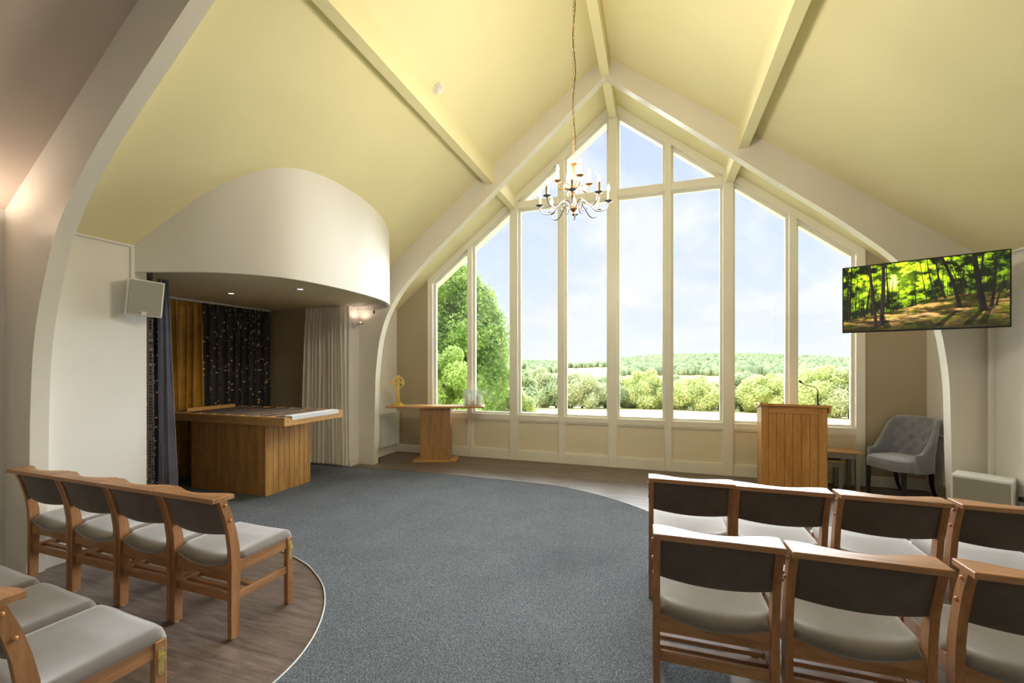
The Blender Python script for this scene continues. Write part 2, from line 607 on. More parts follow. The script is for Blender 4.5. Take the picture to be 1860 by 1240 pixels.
# portal frames (arches)
prof = [(3.57, 0), (3.55, .5), (3.54, .95), (3.53, 1.35), (3.50, 1.67), (3.455, 1.95), (3.38, 2.2), (3.30, 2.38), (3.20, 2.54), (3.10, 2.68), (3.0, 2.79), (2.91, 2.88),
        (2.715, 3.06), (2.517, 3.236), (2.21, 3.488), (1.869, 3.767), (.95, 4.545), (0, 5.33)]
def smooth_prof(p):
    q = smooth_line(p[:15], 4)
    return q + p[15:]
PF = smooth_prof(prof)
NEAR = [(3.80, 0), (3.77, .5), (3.756, .83), (3.748, 1.2), (3.72, 1.61), (3.66, 1.93), (3.54, 2.3), (3.43, 2.54), (3.27, 2.765), (3.06, 3.0), (2.79, 3.245), (2.457, 3.52), (2.09, 3.82), (1.05, 4.66), (0, 5.52)]
NF = smooth_line(NEAR[:13], 4) + NEAR[13:]
def arch(name, y0, y1, prof_, xw, ceil_):
    bm = bmesh.new()
    for s in (-1, 1):
        inner = [(s * x, z) for x, z in prof_]
        n = len(inner)
        outer = []
        for i, (x, z) in enumerate(inner):
            # the outer side: wall line then ceiling line
            ax = abs(x)
            if z < 2.3:
                outer.append((s * xw, z))
            else:
                outer.append(None)
        # ceiling-side points: walk the ceiling from the eave to the ridge
        k0 = sum(1 for q in outer if q)
        rest = n - k0
        for i in range(rest):
            f = i / (rest - 1)
            x = xw * (1 - f)
            outer[k0 + i] = (s * x, ceil_(x) + .1)
        va = [bm.verts.new((x, y0, z)) for x, z in inner]
        vb = [bm.verts.new((x, y1, z)) for x, z in inner]
        wa = [bm.verts.new((x, y0, z)) for x, z in outer]
        wb = [bm.verts.new((x, y1, z)) for x, z in outer]
        for i in range(n - 1):
            bm.faces.new((va[i], va[i + 1], wa[i + 1], wa[i]))
            bm.faces.new((vb[i + 1], vb[i], wb[i], wb[i + 1]))
            bm.faces.new((va[i + 1], va[i], vb[i], vb[i + 1]))
    o = mk(name, bm, M_ARCH, None, True)
    return struct(o)
arch('trim_3', 1.88, 1.985, NF, 4.2, czr)
arch('trim_4', 5.70, 5.82, PF, 3.95, cz)

# ridge beam and purlins
struct(box_obj('trim_5', (-.055, 1.97, 5.335), (.055, YW, 5.6), M_CEIL, None, .004))
for nm, s in (('trim_6', -1), ('trim_7', 1)):
    bm = bmesh.new()
    xi, xo = 1.555, 1.665
    prism(bm, [(s * xi, 4.135), (s * xo, 4.135), (s * xo, cz(xo) + .05), (s * xi, cz(xi) + .05)], 'y', 1.97, YW - .001)
    struct(mk(nm, bm, M_CEIL))
# bright painted noses of the purlins at the window posts are the same timbers

# ------------------------------------------------------------------ the gable window
PITCH = .797
win = bpy.data.objects.new('window_1', None)
COL.objects.link(win)
win['kind'] = 'structure'
def head(x):      # underside of the sloping head rail
    return 5.46 - .785 * abs(x)
YO = YW + .16
# sloping head rails
for s in (-1, 1):
    bm = bmesh.new()
    x0, x1 = 0, 3.197
    prism(bm, [(s * x0, head(x0)), (s * x1, head(x1)), (s * x1, cz2(x1) + .08), (s * x0, cz2(x0) + .08)], 'y', YW - .02, YO)
    mk('head_rail', bm, M_FRAME, win)
    # inner glazing bead set back under the head
    bm = bmesh.new()
    prism(bm, [(s * x0, head(x0) - .05), (s * x1, head(x1) - .05), (s * x1, head(x1) + .02), (s * x0, head(x0) + .02)], 'y', YW + .05, YW + .10)
    mk('glazing_bead', bm, M_FRAME, win)
# side jambs
for s in (-1, 1):
    bm = bmesh.new()
    prism(bm, [(s * 3.10, 0), (s * 3.198, 0), (s * 3.198, cz2(3.198)), (s * 3.10, cz2(3.10))], 'y', YW - .018, YO - .002)
    mk('jamb', bm, M_FRAME, win)
# posts and mullions
for n in range(-3, 4):
    x = n * PITCH
    big = n in (-2, 0, 2)
    w = .066 if big else .045
    z1 = head(abs(x)) + .05
    box_obj('post' if big else 'mullion', (x - w, YW - (.03 if big else .015), 0), (x + w, YO, z1), M_FRAME, win, .004)
# transoms between the outer posts
for a, b in ((-2, -1), (-1, 0), (0, 1), (1, 2)):
    xa = a * PITCH + (.066 if a % 2 == 0 else .045)
    xb = b * PITCH - (.066 if b % 2 == 0 else .045)
    box_obj('transom', (xa, YW - .01, 4.137), (xb, YO, 4.247), M_FRAME, win, .004)
# sills, dado rails and panels, one per bay
edges = [-3.10] + [n * PITCH for n in range(-3, 4)] + [3.10]
def halfw(i):
    if i == 0 or i == 8:
        return 0
    n = i - 4
    return .066 if n in (-2, 0, 2) else .045
for i in range(8):
    xa, xb = edges[i] + halfw(i), edges[i + 1] - halfw(i + 1)
    # sill rail
    box_obj('sill', (xa, YW - .012, .66), (xb, YO + .02, .745), M_FRAME, win, .003)
    box_obj('bottom_rail', (xa, YW - .012, 0), (xb, YO, .15), M_FRAME, win, .003)
    box_obj('dado_panel', (xa, YW + .02, .15), (xb, YW + .05, .66), M_DADO, win)
    bm = bmesh.new()                      # moulding round the panel
    for lo, hi in (((xa, YW - .002, .635), (xb, YW + .02, .66)), ((xa, YW - .002, .15), (xb, YW + .02, .172)),
                   ((xa, YW - .002, .172), (xa + .018, YW + .02, .635)), ((xb - .018, YW - .002, .172), (xb, YW + .02, .635))):
        b2(bm, lo, hi, .003)
    mk('panel_moulding', bm, M_FRAME, win)
    # slim sash frame + pane
    def zt(x):
        return min(head(x) - .0, 99)
    fw = .032
    segs = [(.745, None)] if i in (0, 1, 6, 7) else [(.745, 4.137), (4.247, None)]
    for z0, z1 in segs:
        ya, yb = YW + .06, YW + .105
        if z1 is None:
            ta, tb = head(xa), head(xb)
            if i in (2, 5) and z0 > 4:
                # triangular light: the head meets the transom
                pass
            outl = [(xa, z0), (xb, z0), (xb, max(tb, z0 + .0)), (xa, max(ta, z0 + .0))]
        else:
            outl = [(xa, z0), (xb, z0), (xb, z1), (xa, z1)]
        # sanitise the triangle
        if i in (2, 5) and z0 > 4:
            xc = (5.46 - z0) / .785
            if i == 2:
                outl = [(max(xa, -xc), z0), (xb, z0), (xb, head(xb))]
            else:
                outl = [(xa, z0), (min(xb, xc), z0), (xa, head(xa))]
        # inset outline towards the centroid by edge offset
        def inset(pl, d):
            n = len(pl)
            area = sum(pl[k][0] * pl[(k + 1) % n][1] - pl[(k + 1) % n][0] * pl[k][1] for k in range(n))
            sg = 1 if area > 0 else -1
            L = []
            for k in range(n):
                p, q = Vector(pl[k]), Vector(pl[(k + 1) % n])
                e = (q - p).normalized()
                nn = Vector((-e.y, e.x)) * sg
                L.append((p + nn * d, e))
            out = []
            for k in range(n):
                p1, e1 = L[k - 1]
                p2, e2 = L[k]
                cr = e1.x * e2.y - e1.y * e2.x
                tt = ((p2.x - p1.x) * e2.y - (p2.y - p1.y) * e2.x) / cr
                out.append(tuple(p1 + e1 * tt))
            return out
        inn = inset(outl, fw)
        bm = bmesh.new()
        n = len(outl)
        o0 = [bm.verts.new((x, ya, z)) for x, z in outl]; i0 = [bm.verts.new((x, ya, z)) for x, z in inn]
        o1 = [bm.verts.new((x, yb, z)) for x, z in outl]; i1 = [bm.verts.new((x, yb, z)) for x, z in inn]
        for k in range(n):
            j = (k + 1) % n
            bm.faces.new((o0[k], o0[j], i0[j], i0[k]))
            bm.faces.new((o1[j], o1[k], i1[k], i1[j]))
            bm.faces.new((i0[k], i0[j], i1[j], i1[k]))
            bm.faces.new((o0[j], o0[k], o1[k], o1[j]))
        mk('sash_frame', bm, M_FRAME, win)
        bm = bmesh.new()
        prism(bm, inset(outl, fw - .004), 'y', YW + .078, YW + .084)
        mk('pane', bm, M_GLASS, win)
# outer casing under the eaves so no light leaks round the window
bm = bmesh.new()
b2(bm, (-3.2, YW + .05, -.1), (3.2, YO, .14))
mk('base_board', bm, M_OUT, win)

# ------------------------------------------------------------------ bulkhead over the catafalque
drum_pts = [(-3.84, 2.585), (-3.60, 2.665), (-3.22, 2.80), (-2.99, 2.95), (-2.83, 3.12), (-2.715, 3.36), (-2.665, 3.70), (-2.66, 4.05), (-2.69, 4.45), (-2.77, 4.85), (-2.90, 5.15), (-3.10, 5.42), (-3.36, 5.58), (-3.60, 5.66), (-3.84, 5.69)]
DP = smooth_line(drum_pts, 5)
bm = bmesh.new()
def drum_wall(bm, off, zb, flip=False):
    # off: inward offset
    out = []
    n = len(DP)
    for k, p in enumerate(DP):
        a = Vector(DP[max(k - 1, 0)]); b = Vector(DP[min(k + 1, n - 1)])
        d = (b - a).normalized()
        nn = Vector((-d.y, d.x))
        out.append(Vector(p) + nn * off)
    return out
outer = drum_wall(bm, 0, 0)
inner = drum_wall(bm, .035, 0)
n = len(outer)
ZR = 2.41
vo0 = [bm.verts.new((p.x, p.y, ZR)) for p in outer]
vo1 = [bm.verts.new((p.x, p.y, cz(p.x) + .04)) for p in outer]
vi0 = [bm.verts.new((max(p.x, -3.84), p.y, ZR)) for p in inner]
vi1 = [bm.verts.new((max(p.x, -3.84), p.y, ZR + .10)) for p in inner]
for k in range(n - 1):
    bm.faces.new((vo0[k], vo0[k + 1], vo1[k + 1], vo1[k]))
    bm.faces.new((vo0[k + 1], vo0[k], vi0[k], vi0[k + 1]))
    bm.faces.new((vi0[k], vi0[k + 1], vi1[k + 1], vi1[k]))
struct(mk('wall_bulkhead', bm, M_WALL, None, True))
# flat ceiling inside bulkhead and alcove
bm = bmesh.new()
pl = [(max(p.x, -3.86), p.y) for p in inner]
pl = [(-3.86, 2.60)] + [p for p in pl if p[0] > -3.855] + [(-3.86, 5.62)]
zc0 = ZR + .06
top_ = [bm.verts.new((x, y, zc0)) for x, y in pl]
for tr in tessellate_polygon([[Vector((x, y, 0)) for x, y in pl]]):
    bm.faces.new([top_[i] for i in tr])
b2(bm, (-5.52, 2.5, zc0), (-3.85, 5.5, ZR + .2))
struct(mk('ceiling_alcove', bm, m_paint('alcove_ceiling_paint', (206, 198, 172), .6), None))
# round cornice strip just inside the rim
bm = bmesh.new()
for off, r in ((.10, .008), (.20, .006)):
    tube(bm, [(p.x, p.y, zc0 - .004) for p in drum_wall(None, off, 0) if p.x > -3.80], r, 8)
struct(mk('trim_8', bm, M_WALL, None, True))
bm = bmesh.new()
rp = drum_wall(None, .15, 0)
tube(bm, [(p.x, p.y, ZR + .072) for p in rp if p.x > -3.8], .010, 8)
track = mk('curtain_track', bm, m_plain('track_metal', (150, 140, 128), .3, .6), None, True)
tag(track, 'curved curtain track on the underside of the white round bulkhead', 'curtain track')
bm = bmesh.new()
tube(bm, [(-3.42, 5.50, ZR + .07), (-3.40, 5.50, ZR + .02), (-3.41, 5.50, ZR - .03)], .004, 6)
lathe(bm, [(0, .02), (.012, .012), (.014, -.01), (.008, -.03), (0, -.034)], 10, (-3.41, 5.5, ZR - .04))
tag(mk('curtain_cord_pull', bm, M_BLACK, None, True), 'small black cord pull hanging under the bulkhead rim', 'cord pull')

# ------------------------------------------------------------------ outside: ground, hills, trees
def hash2(x, y):
    return (math.sin(x * 12.9898 + y * 78.233) * 43758.5453) % 1
def terrain(az, d):
    az_ = math.degrees(az)
    # piecewise heights along the view
    base = np.interp(d, [6, 8, 25, 40, 60, 75, 120, 200, 400, 560, 800, 1200, 3000], [-.30, -.32, -1.9, -3.0, -4.35, -5.7, -10.7, -13, -6.5, -2.5, 4, 5, -30])
    # wooded hill on the right
    hr = np.interp(az_, [-60, -16, -10, -5, -2, 1.5, 6, 10, 15, 20, 60], [6, 3, 0, 2.5, 6.5, 9.5, 10, 9.5, 6.5, 2, 0])
    return float(base + hr * np.interp(d, [250, 600, 760, 1000], [0, 1, 1, .6]))
bm = bmesh.new()
ds = [6, 9, 13, 18, 25, 35, 50, 70, 95, 120, 160, 200, 260, 330, 400, 480, 560, 640, 720, 800, 1000, 1300, 2000, 3000]
azs = [R(a) for a in range(-88, 89, 2)]
rows = []
for d in ds:
    rows.append([bm.verts.new((CXW := .632 + d * math.sin(a), d * math.cos(a) if d > 6 else max(d * math.cos(a), .1), terrain(a, d))) for a in azs])
# keep the near edge just outside the wall
for v in rows[0]:
    v.co.y = YO + .01
    v.co.z = -.3
for v in rows[1]:
    v.co.y = max(v.co.y, YO + .5)
for a, b in zip(rows, rows[1:]):
    for k in range(len(azs) - 1):
        bm.faces.new((a[k], a[k + 1], b[k + 1], b[k]))
m, t, b = new_mat('fields')
v = coords(t, 'Object', (.012, .02, .02))
n1 = t.n('ShaderNodeTexNoise', i_Scale=1, i_Detail=4)
t.l(v, n1.inputs[0])
v2 = coords(t, 'Object', (3, 3, 3))
n2 = t.n('ShaderNodeTexNoise', i_Scale=1.5, i_Detail=6, i_Roughness=.8)
t.l(v2, n2.inputs[0])
c = t.ramp(n1.outputs[0], [(.4, lin((190, 190, 134))), (.5, lin((206, 194, 150))), (.6, lin((198, 194, 142)))])
c = t.mix(.25, c, t.ramp(n2.outputs[0], [(.3, (.6, .6, .55, 1)), (.7, (1, 1, 1, 1))]), 'MULTIPLY')
t.l(c, b.inputs['Base Color'])
b.inputs['Roughness'].default_value = 1
b.inputs['Specular IOR Level'].default_value = 0
struct(mk('ground', bm, m, None, True))

def leaf_mesh(name, centers, radii, n, size, mat, parent=None, seed=1, core=True, **props):
    """a crown: n small leaf quads scattered over lumpy blobs"""
    rng = np.random.default_rng(seed)
    centers = np.array(centers, float); radii = np.array(radii, float)
    w = (radii ** 2).sum(axis=1) if radii.ndim > 1 else radii ** 2
    idx = rng.choice(len(centers), n, p=w / w.sum())
    dirs = rng.normal(size=(n, 3)); dirs /= np.linalg.norm(dirs, axis=1)[:, None]
    rr = radii[idx] * (rng.uniform(.78, 1.08, n))[:, None]
    pos = centers[idx] + dirs * rr
    nor = dirs + rng.normal(size=(n, 3)) * .55 + np.array([0, 0, .35]); nor /= np.linalg.norm(nor, axis=1)[:, None]
    tmp = rng.normal(size=(n, 3))
    u = np.cross(nor, tmp); u /= np.linalg.norm(u, axis=1)[:, None]
    v = np.cross(nor, u)
    s = (size * rng.uniform(.6, 1.3, n))[:, None]
    q = np.stack([pos - u * s, pos - v * s * .6, pos + u * s, pos + v * s * .6], axis=1).reshape(-1, 3)
    faces = np.arange(4 * n, dtype=np.int32)
    vlist = [q]; nf = n
    starts = list(range(0, 4 * n, 4)); tot = [4] * n
    me = bpy.data.meshes.new(name)
    if core:
        bm = bmesh.new()
        for c, r in zip(centers, radii):
            g = bmesh.ops.create_icosphere(bm, subdivisions=2, radius=1)
            for vv in g['verts']:
                vv.co = Vector((vv.co.x * r[0] * .8 + c[0], vv.co.y * r[1] * .8 + c[1], vv.co.z * r[2] * .8 + c[2]))
        bm.verts.ensure_lookup_table()
        cv = np.array([vv.co[:] for vv in bm.verts])
        cf = np.array([[x.index for x in f.verts] for f in bm.faces], dtype=np.int32) + 4 * n
        bm.free()
        vlist.append(cv)
        loops = np.concatenate([faces, cf.reshape(-1)])
        starts += [4 * n + 3 * k for k in range(len(cf))]
        tot += [3] * len(cf)
    else:
        loops = faces
    V = np.concatenate(vlist)
    me.vertices.add(len(V)); me.vertices.foreach_set('co', V.reshape(-1))
    me.loops.add(len(loops)); me.loops.foreach_set('vertex_index', loops)
    me.polygons.add(len(starts)); me.polygons.foreach_set('loop_start', starts)
    me.polygons.foreach_set('loop_total', tot)
    me.update(calc_edges=True)
    me.validate()
    me.materials.append(mat)
    o = bpy.data.objects.new(name, me)
    COL.objects.link(o)
    if parent:
        o.parent = parent
    for k, vv in props.items():
        o[k] = vv
    return o

def tree(az, d, zbase, h, w, mat, label, n, leaf, seed, group=None, name='tree', lobes=14, trunk=.18, depth=None):
    x, y = .632 + d * math.sin(R(az)), d * math.cos(R(az))
    root = thing(name, label, 'tree', (x, y, zbase), 0, group)
    rng = random.Random(seed)
    cs, rs = [], []
    dp = depth or w
    for k in range(lobes):
        f = (k + .5) / lobes
        zz = h * (.10 + .76 * f)
        env = math.sin(PI * min(1, .18 + .82 * (1 - f) ** .8 * 1.0)) if False else (1 - abs(f - .42) ** 1.8 * 1.7)
        a = k * 2.4 + rng.random()
        rad = w * .5 * max(.2, env) * .6
        cs.append((math.cos(a) * rad, math.sin(a) * rad * dp / w, zz))
        r = w * .5 * rng.uniform(.36, .52) * max(.5, env)
        rs.append((r, r * dp / w, min(r * rng.uniform(.8, 1.0), h * .28)))
    leaf_mesh('foliage', cs, rs, n, leaf, mat, root, seed)
    bm = bmesh.new()
    tube(bm, [(0, 0, -.6), (w * .01, 0, h * .2), (0, w * .01, h * .6)], [h * .035, h * .028, h * .012], 8)
    mk('trunk', bm, M_TRUNK, root, True)
    return root

# the big tree by the left panes
tree(-27.4, 16.5, -1.3, 7.5, 5.2, M_LEAF_NEAR, 'tall bright green leafy tree close outside the left panes of the window', 60000, .075, 3, lobes=44)
tree(-27.6, 11.8, -1.0, 3.4, 2.2, m_leaf('leaves_soft', (120, 156, 84), (168, 196, 112), (206, 222, 140)), 'lower lime green bush in front of the tall tree at the far left pane', 15000, .05, 5)
tree(-18.9, 19, -1.9, 2.9, 2.4, M_LEAF_B, 'small yellow green bush at the foot of the tall tree', 9000, .07, 8)
tree(-17.9, 34, -3.2, 5.6, 3.6, M_LEAF_C, 'blue green rounded tree just right of the tall near tree', 9000, .13, 11)
# trees along the bottom of the field
spec = [(-15.4, 60, 8.0, 5.4, 'A'), (-12.7, 58, 7.0, 5.6, 'C'), (-9.3, 58, 7.0, 5.6, 'A'), (-6.4, 62, 6.8, 5.0, 'C'), (-3.9, 66, 6.8, 5.2, 'A'), (-1.4, 64, 8.2, 5.8, 'B'), (1.5, 70, 7.4, 6.0, 'C'),
        (4.4, 64, 6.6, 5.6, 'B'), (7.1, 70, 6.6, 5.6, 'A'), (9.5, 72, 8.6, 6.6, 'C'), (12.0, 66, 7.6, 5.8, 'B'), (14.6, 70, 8.8, 6.4, 'A'), (17.2, 62, 8.8, 6.2, 'B'), (19.6, 62, 9.0, 6.4, 'A')]
KIND = {'A': M_LEAF_A, 'B': M_LEAF_B, 'C': M_LEAF_C}
where = ['hedge line tree in the tall pane just right of the big near tree', 'hedge line tree behind the slim mullion left of the centre post', 'round hedge line tree filling the pane left of the centre post',
         'hedge line tree touching the left edge of the centre window post', 'pale hedge line tree just right of the centre window post', 'yellow green hedge line tree in the pane right of the centre post',
         'grey green hedge line tree behind the slim mullion right of the centre post', 'lime green hedge line tree midway between the centre and right wide posts', 'pale hedge line tree just left of the right wide window post',
         'grey green hedge line tree just right of the right wide window post', 'lime hedge line tree above the left edge of the lectern', 'pale hedge line tree behind the slim mullion above the lectern',
         'lime hedge line tree behind the lectern microphone', 'large pale hedge line tree at the right jamb of the window']
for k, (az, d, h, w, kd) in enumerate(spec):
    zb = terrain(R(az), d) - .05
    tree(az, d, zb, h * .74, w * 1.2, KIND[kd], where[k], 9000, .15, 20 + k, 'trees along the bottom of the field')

# distant woods: low blobs on the hills
rng = np.random.default_rng(4)
def ico(sub):
    bm = bmesh.new()
    bmesh.ops.create_icosphere(bm, subdivisions=sub, radius=1)
    bm.verts.ensure_lookup_table()
    v = np.array([q.co[:] for q in bm.verts]); f = np.array([[q.index for q in g.verts] for g in bm.faces], dtype=np.int32)
    bm.free()
    return v, f
IV, IF = ico(1)
vv_, ff_ = [], []
for _ in range(9000):
    az = rng.uniform(-24, 27)
    d = rng.uniform(120, 760)
    ok = False
    if az > -4.5 + (d - 400) * -.004 and d > 330:
        ok = True
    elif -20 < az < -11.5 and 380 < d < 640:
        ok = True
    elif az <= -4.5 and 520 < d < 560:
        ok = rng.random() < .8
    elif az <= -4.5 and 120 < d < 150:
        ok = rng.random() < .6
    elif az > -4 and 120 < d < 230:
        ok = rng.random() < .5
    if az < -20:
        ok = d > 300
    if not ok:
        continue
    z = terrain(R(az), d)
    h = rng.uniform(3.2, 5.0) if d > 300 else rng.uniform(2.4, 4.0)
    r = h * rng.uniform(.5, .8)
    lump = 1 + .25 * np.sin(IV[:, 0] * 7 + az) * np.cos(IV[:, 1] * 5 + d)
    vv_.append(np.stack([IV[:, 0] * r * lump + .632 + d * math.sin(R(az)), IV[:, 1] * r * lump + d * math.cos(R(az)), IV[:, 2] * h * lump + z + h * .5], -1))
    ff_.append(IF + len(IV) * (len(vv_) - 1))
def np_mesh(name, V, F, mat):
    me = bpy.data.meshes.new(name)
    k = F.shape[1]
    me.vertices.add(len(V)); me.vertices.foreach_set('co', V.reshape(-1).astype(np.float32))
    me.loops.add(F.size); me.loops.foreach_set('vertex_index', F.reshape(-1).astype(np.int32))
    me.polygons.add(len(F)); me.polygons.foreach_set('loop_start', np.arange(0, F.size, k, dtype=np.int32)); me.polygons.foreach_set('loop_total', np.full(len(F), k, dtype=np.int32))
    me.update(calc_edges=True)
    me.polygons.foreach_set('use_smooth', [True] * len(me.polygons))
    me.materials.append(mat)
    o = bpy.data.objects.new(name, me)
    COL.objects.link(o)
    return o
m, t, b = new_mat('distant_woods')
v = coords(t, 'Object', (.12, .12, .12))
n1 = t.n('ShaderNodeTexNoise', i_Scale=1, i_Detail=7, i_Roughness=.8)
t.l(v, n1.inputs[0])
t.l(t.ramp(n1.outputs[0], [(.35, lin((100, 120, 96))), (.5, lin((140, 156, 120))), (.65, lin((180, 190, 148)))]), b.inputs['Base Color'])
b.inputs['Roughness'].default_value = 1
b.inputs['Specular IOR Level'].default_value = 0
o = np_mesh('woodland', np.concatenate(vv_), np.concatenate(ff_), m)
o['kind'] = 'stuff'
o['label'] = 'hazy blue green woodland covering the far hills'
o['category'] = 'woodland'

# ------------------------------------------------------------------ lamps of the room
def uplighter(loc, side, label, power):
    """small wall uplighter: back plate, arm, shallow dish; side = +1 if the wall is on its -x side"""
    root = thing('wall_light', label, 'wall light', loc)
    s = side
    bm = bmesh.new(); bx(bm, (s * .012, 0, 0), (.022, .06, .09), .004); mk('back_plate', bm, M_WHITEMET, root)
    bm = bmesh.new(); tube(bm, [(s * .02, 0, 0), (s * .06, 0, -.01), (s * .10, 0, .01)], .008, 8); mk('arm', bm, M_CHROME, root, True)
    bm = bmesh.new(); lathe(bm, [(0, 0), (.035, .002), (.062, .012), (.064, .016), (.058, .015), (.03, .008), (0, .006)], 24, (s * .12, 0, .008))
    mk('dish', bm, M_CHROME, root, True)
    bm = bmesh.new(); lathe(bm, [(0, 0), (.012, .004), (.014, .02), (.008, .03), (0, .034)], 12, (s * .12, 0, .014))
    mk('bulb', bm, m_emit('halogen_glow', (255, 226, 190), 1.6), root, True)
    d = bpy.data.lights.new('wall_light_lamp', 'SPOT')
    d.energy = power; d.color = (1.0, .80, .66); d.spot_size = R(165); d.spot_blend = .7; d.shadow_soft_size = .03
    o = bpy.data.objects.new('wall_light_lamp', d)
    o.rotation_euler = (R(180), 0, 0); o.location = (loc[0] + s * .12, loc[1], loc[2] + .07)
    COL.objects.link(o)
uplighter((-3.84, 5.585, 2.19), 1, 'chrome wall uplighter glowing beside the white voile curtain', 1.2)
uplighter((-4.07, 1.50, 2.50), 1, 'chrome wall uplighter glowing behind the near arch at the left edge', 11)
uplighter((4.07, 1.3, 2.50), -1, 'chrome wall uplighter on the right wall behind the seating', 10)

# recessed downlights in the alcove ceiling
for (x, y), lb in (((-4.418, 3.994), 'recessed downlight over the far end of the catafalque'), ((-3.353, 4.019), 'recessed downlight over the room end of the catafalque')):
    root = thing('downlight', lb, 'downlight', (x, y, 2.468), 0)
    bm = bmesh.new(); lathe(bm, [(.052, .0), (.052, -.006), (.036, -.008), (.034, 0)], 20); mk('bezel', bm, M_CHROME, root, True)
    bm = bmesh.new(); lathe(bm, [(0, -.004), (.034, -.004), (.034, 0)], 20); mk('lamp_face', bm, m_emit('downlight_glow', (255, 244, 224), 6), root, True)
    d = bpy.data.lights.new('downlight_lamp', 'SPOT')
    d.energy = 14; d.color = (1, .9, .72); d.spot_size = R(110); d.spot_blend = .8; d.shadow_soft_size = .03
    o = bpy.data.objects.new('downlight_lamp', d); o.location = (x, y, 2.44); COL.objects.link(o)

# ------------------------------------------------------------------ catafalque
def boards(root, face, a0, a1, z0, z1, pos, n, mat, th=.02):
    """vertical boards side by side with open V joints"""
    w = (a1 - a0) / n
    for k in range(n):
        lo, hi = a0 + k * w + .0015, a0 + (k + 1) * w - .0015
        bm = bmesh.new()
        if face == 'x':
            b2(bm, (pos - th, lo, z0), (pos, hi, z1), .0025)
        else:
            b2(bm, (lo, pos, z0), (hi, pos + th, z1), .0025)
        mk('board', bm, mat, root)
cat = thing('catafalque', 'large oak catafalque with boarded plinth and roller top in the alcove', 'catafalque', (0, 0, .006))
X0, X1, Y0, Y1 = -5.0, -3.763, 3.908, 4.60
box_obj('carcass', (X0, Y0 + .02, 0), (X1 - .02, Y1, .86), M_OAK, cat)
boards(cat, 'x', Y0 + .03, Y1 - .02, 0.0, .86, X1, 8, M_OAK)
boards(cat, 'y', X0, X1 - .03, 0.0, .86, Y0, 13, M_OAK)
box_obj('corner_post', (X1 - .03, Y0 - .002, 0), (X1 + .002, Y0 + .03, .86), M_OAK, cat, .003)
box_obj('corner_post', (X1 - .03, Y1 - .02, 0), (X1 + .002, Y1 + .01, .86), M_OAK, cat, .003)
TX0, TX1, TY0, TY1, TZ = -5.36, -3.36, 3.80, 4.76, .965
box_obj('top_apron', (TX0, TY0, .862), (TX1, TY1, .92), M_OAKX, cat, .004)
box_obj('deck', (TX0, TY0 + .004, .92), (TX1 - .004, TY1, .952), M_OAKX, cat, .003)
box_obj('front_lip', (TX0, TY0 - .002, .915), (TX1 + .002, TY0 + .035, TZ), M_OAKX, cat, .006, 2)
box_obj('back_lip', (TX0, TY1 - .035, .92), (TX1 + .002, TY1, TZ), M_OAKX, cat, .006, 2)
box_obj('end_lip', (TX1 - .03, TY0 + .03, .90), (TX1 + .002, TY1 - .03, TZ - .008), M_OAKY, cat, .004)
M_ROLLER = m_plain('dark_roller', (58, 58, 62), .35)
for k in range(8):
    x = -3.53 - .235 * k
    bm = bmesh.new(); tube(bm, [(x, TY0 + .05, .962), (x, TY1 - .05, .962)], .0125, 10)
    mk('roller', bm, M_ROLLER, cat, True)
cl = box_obj('cover_cloth', (TX1 - .115, TY0 + .10, .9665), (TX1 + .006, TY1 - .09, .974), m_fabric('white_linen', (240, 240, 242), (225, 225, 230), 600), None, .003)
b_ = bmesh.new(); b_.from_mesh(cl.data); b2(b_, (TX1 + .003, TY0 + .10, .925), (TX1 + .008, TY1 - .09, .974), .002); b_.to_mesh(cl.data); b_.free()
cl.location.z = .006
tag(cl, 'white cloth strip folded over the room end of the oak catafalque', 'cloth')
box_obj('stop_bar', (-5.17, 3.95, .952), (-5.13, 4.62, 1.0), M_OAKY, cat, .004)

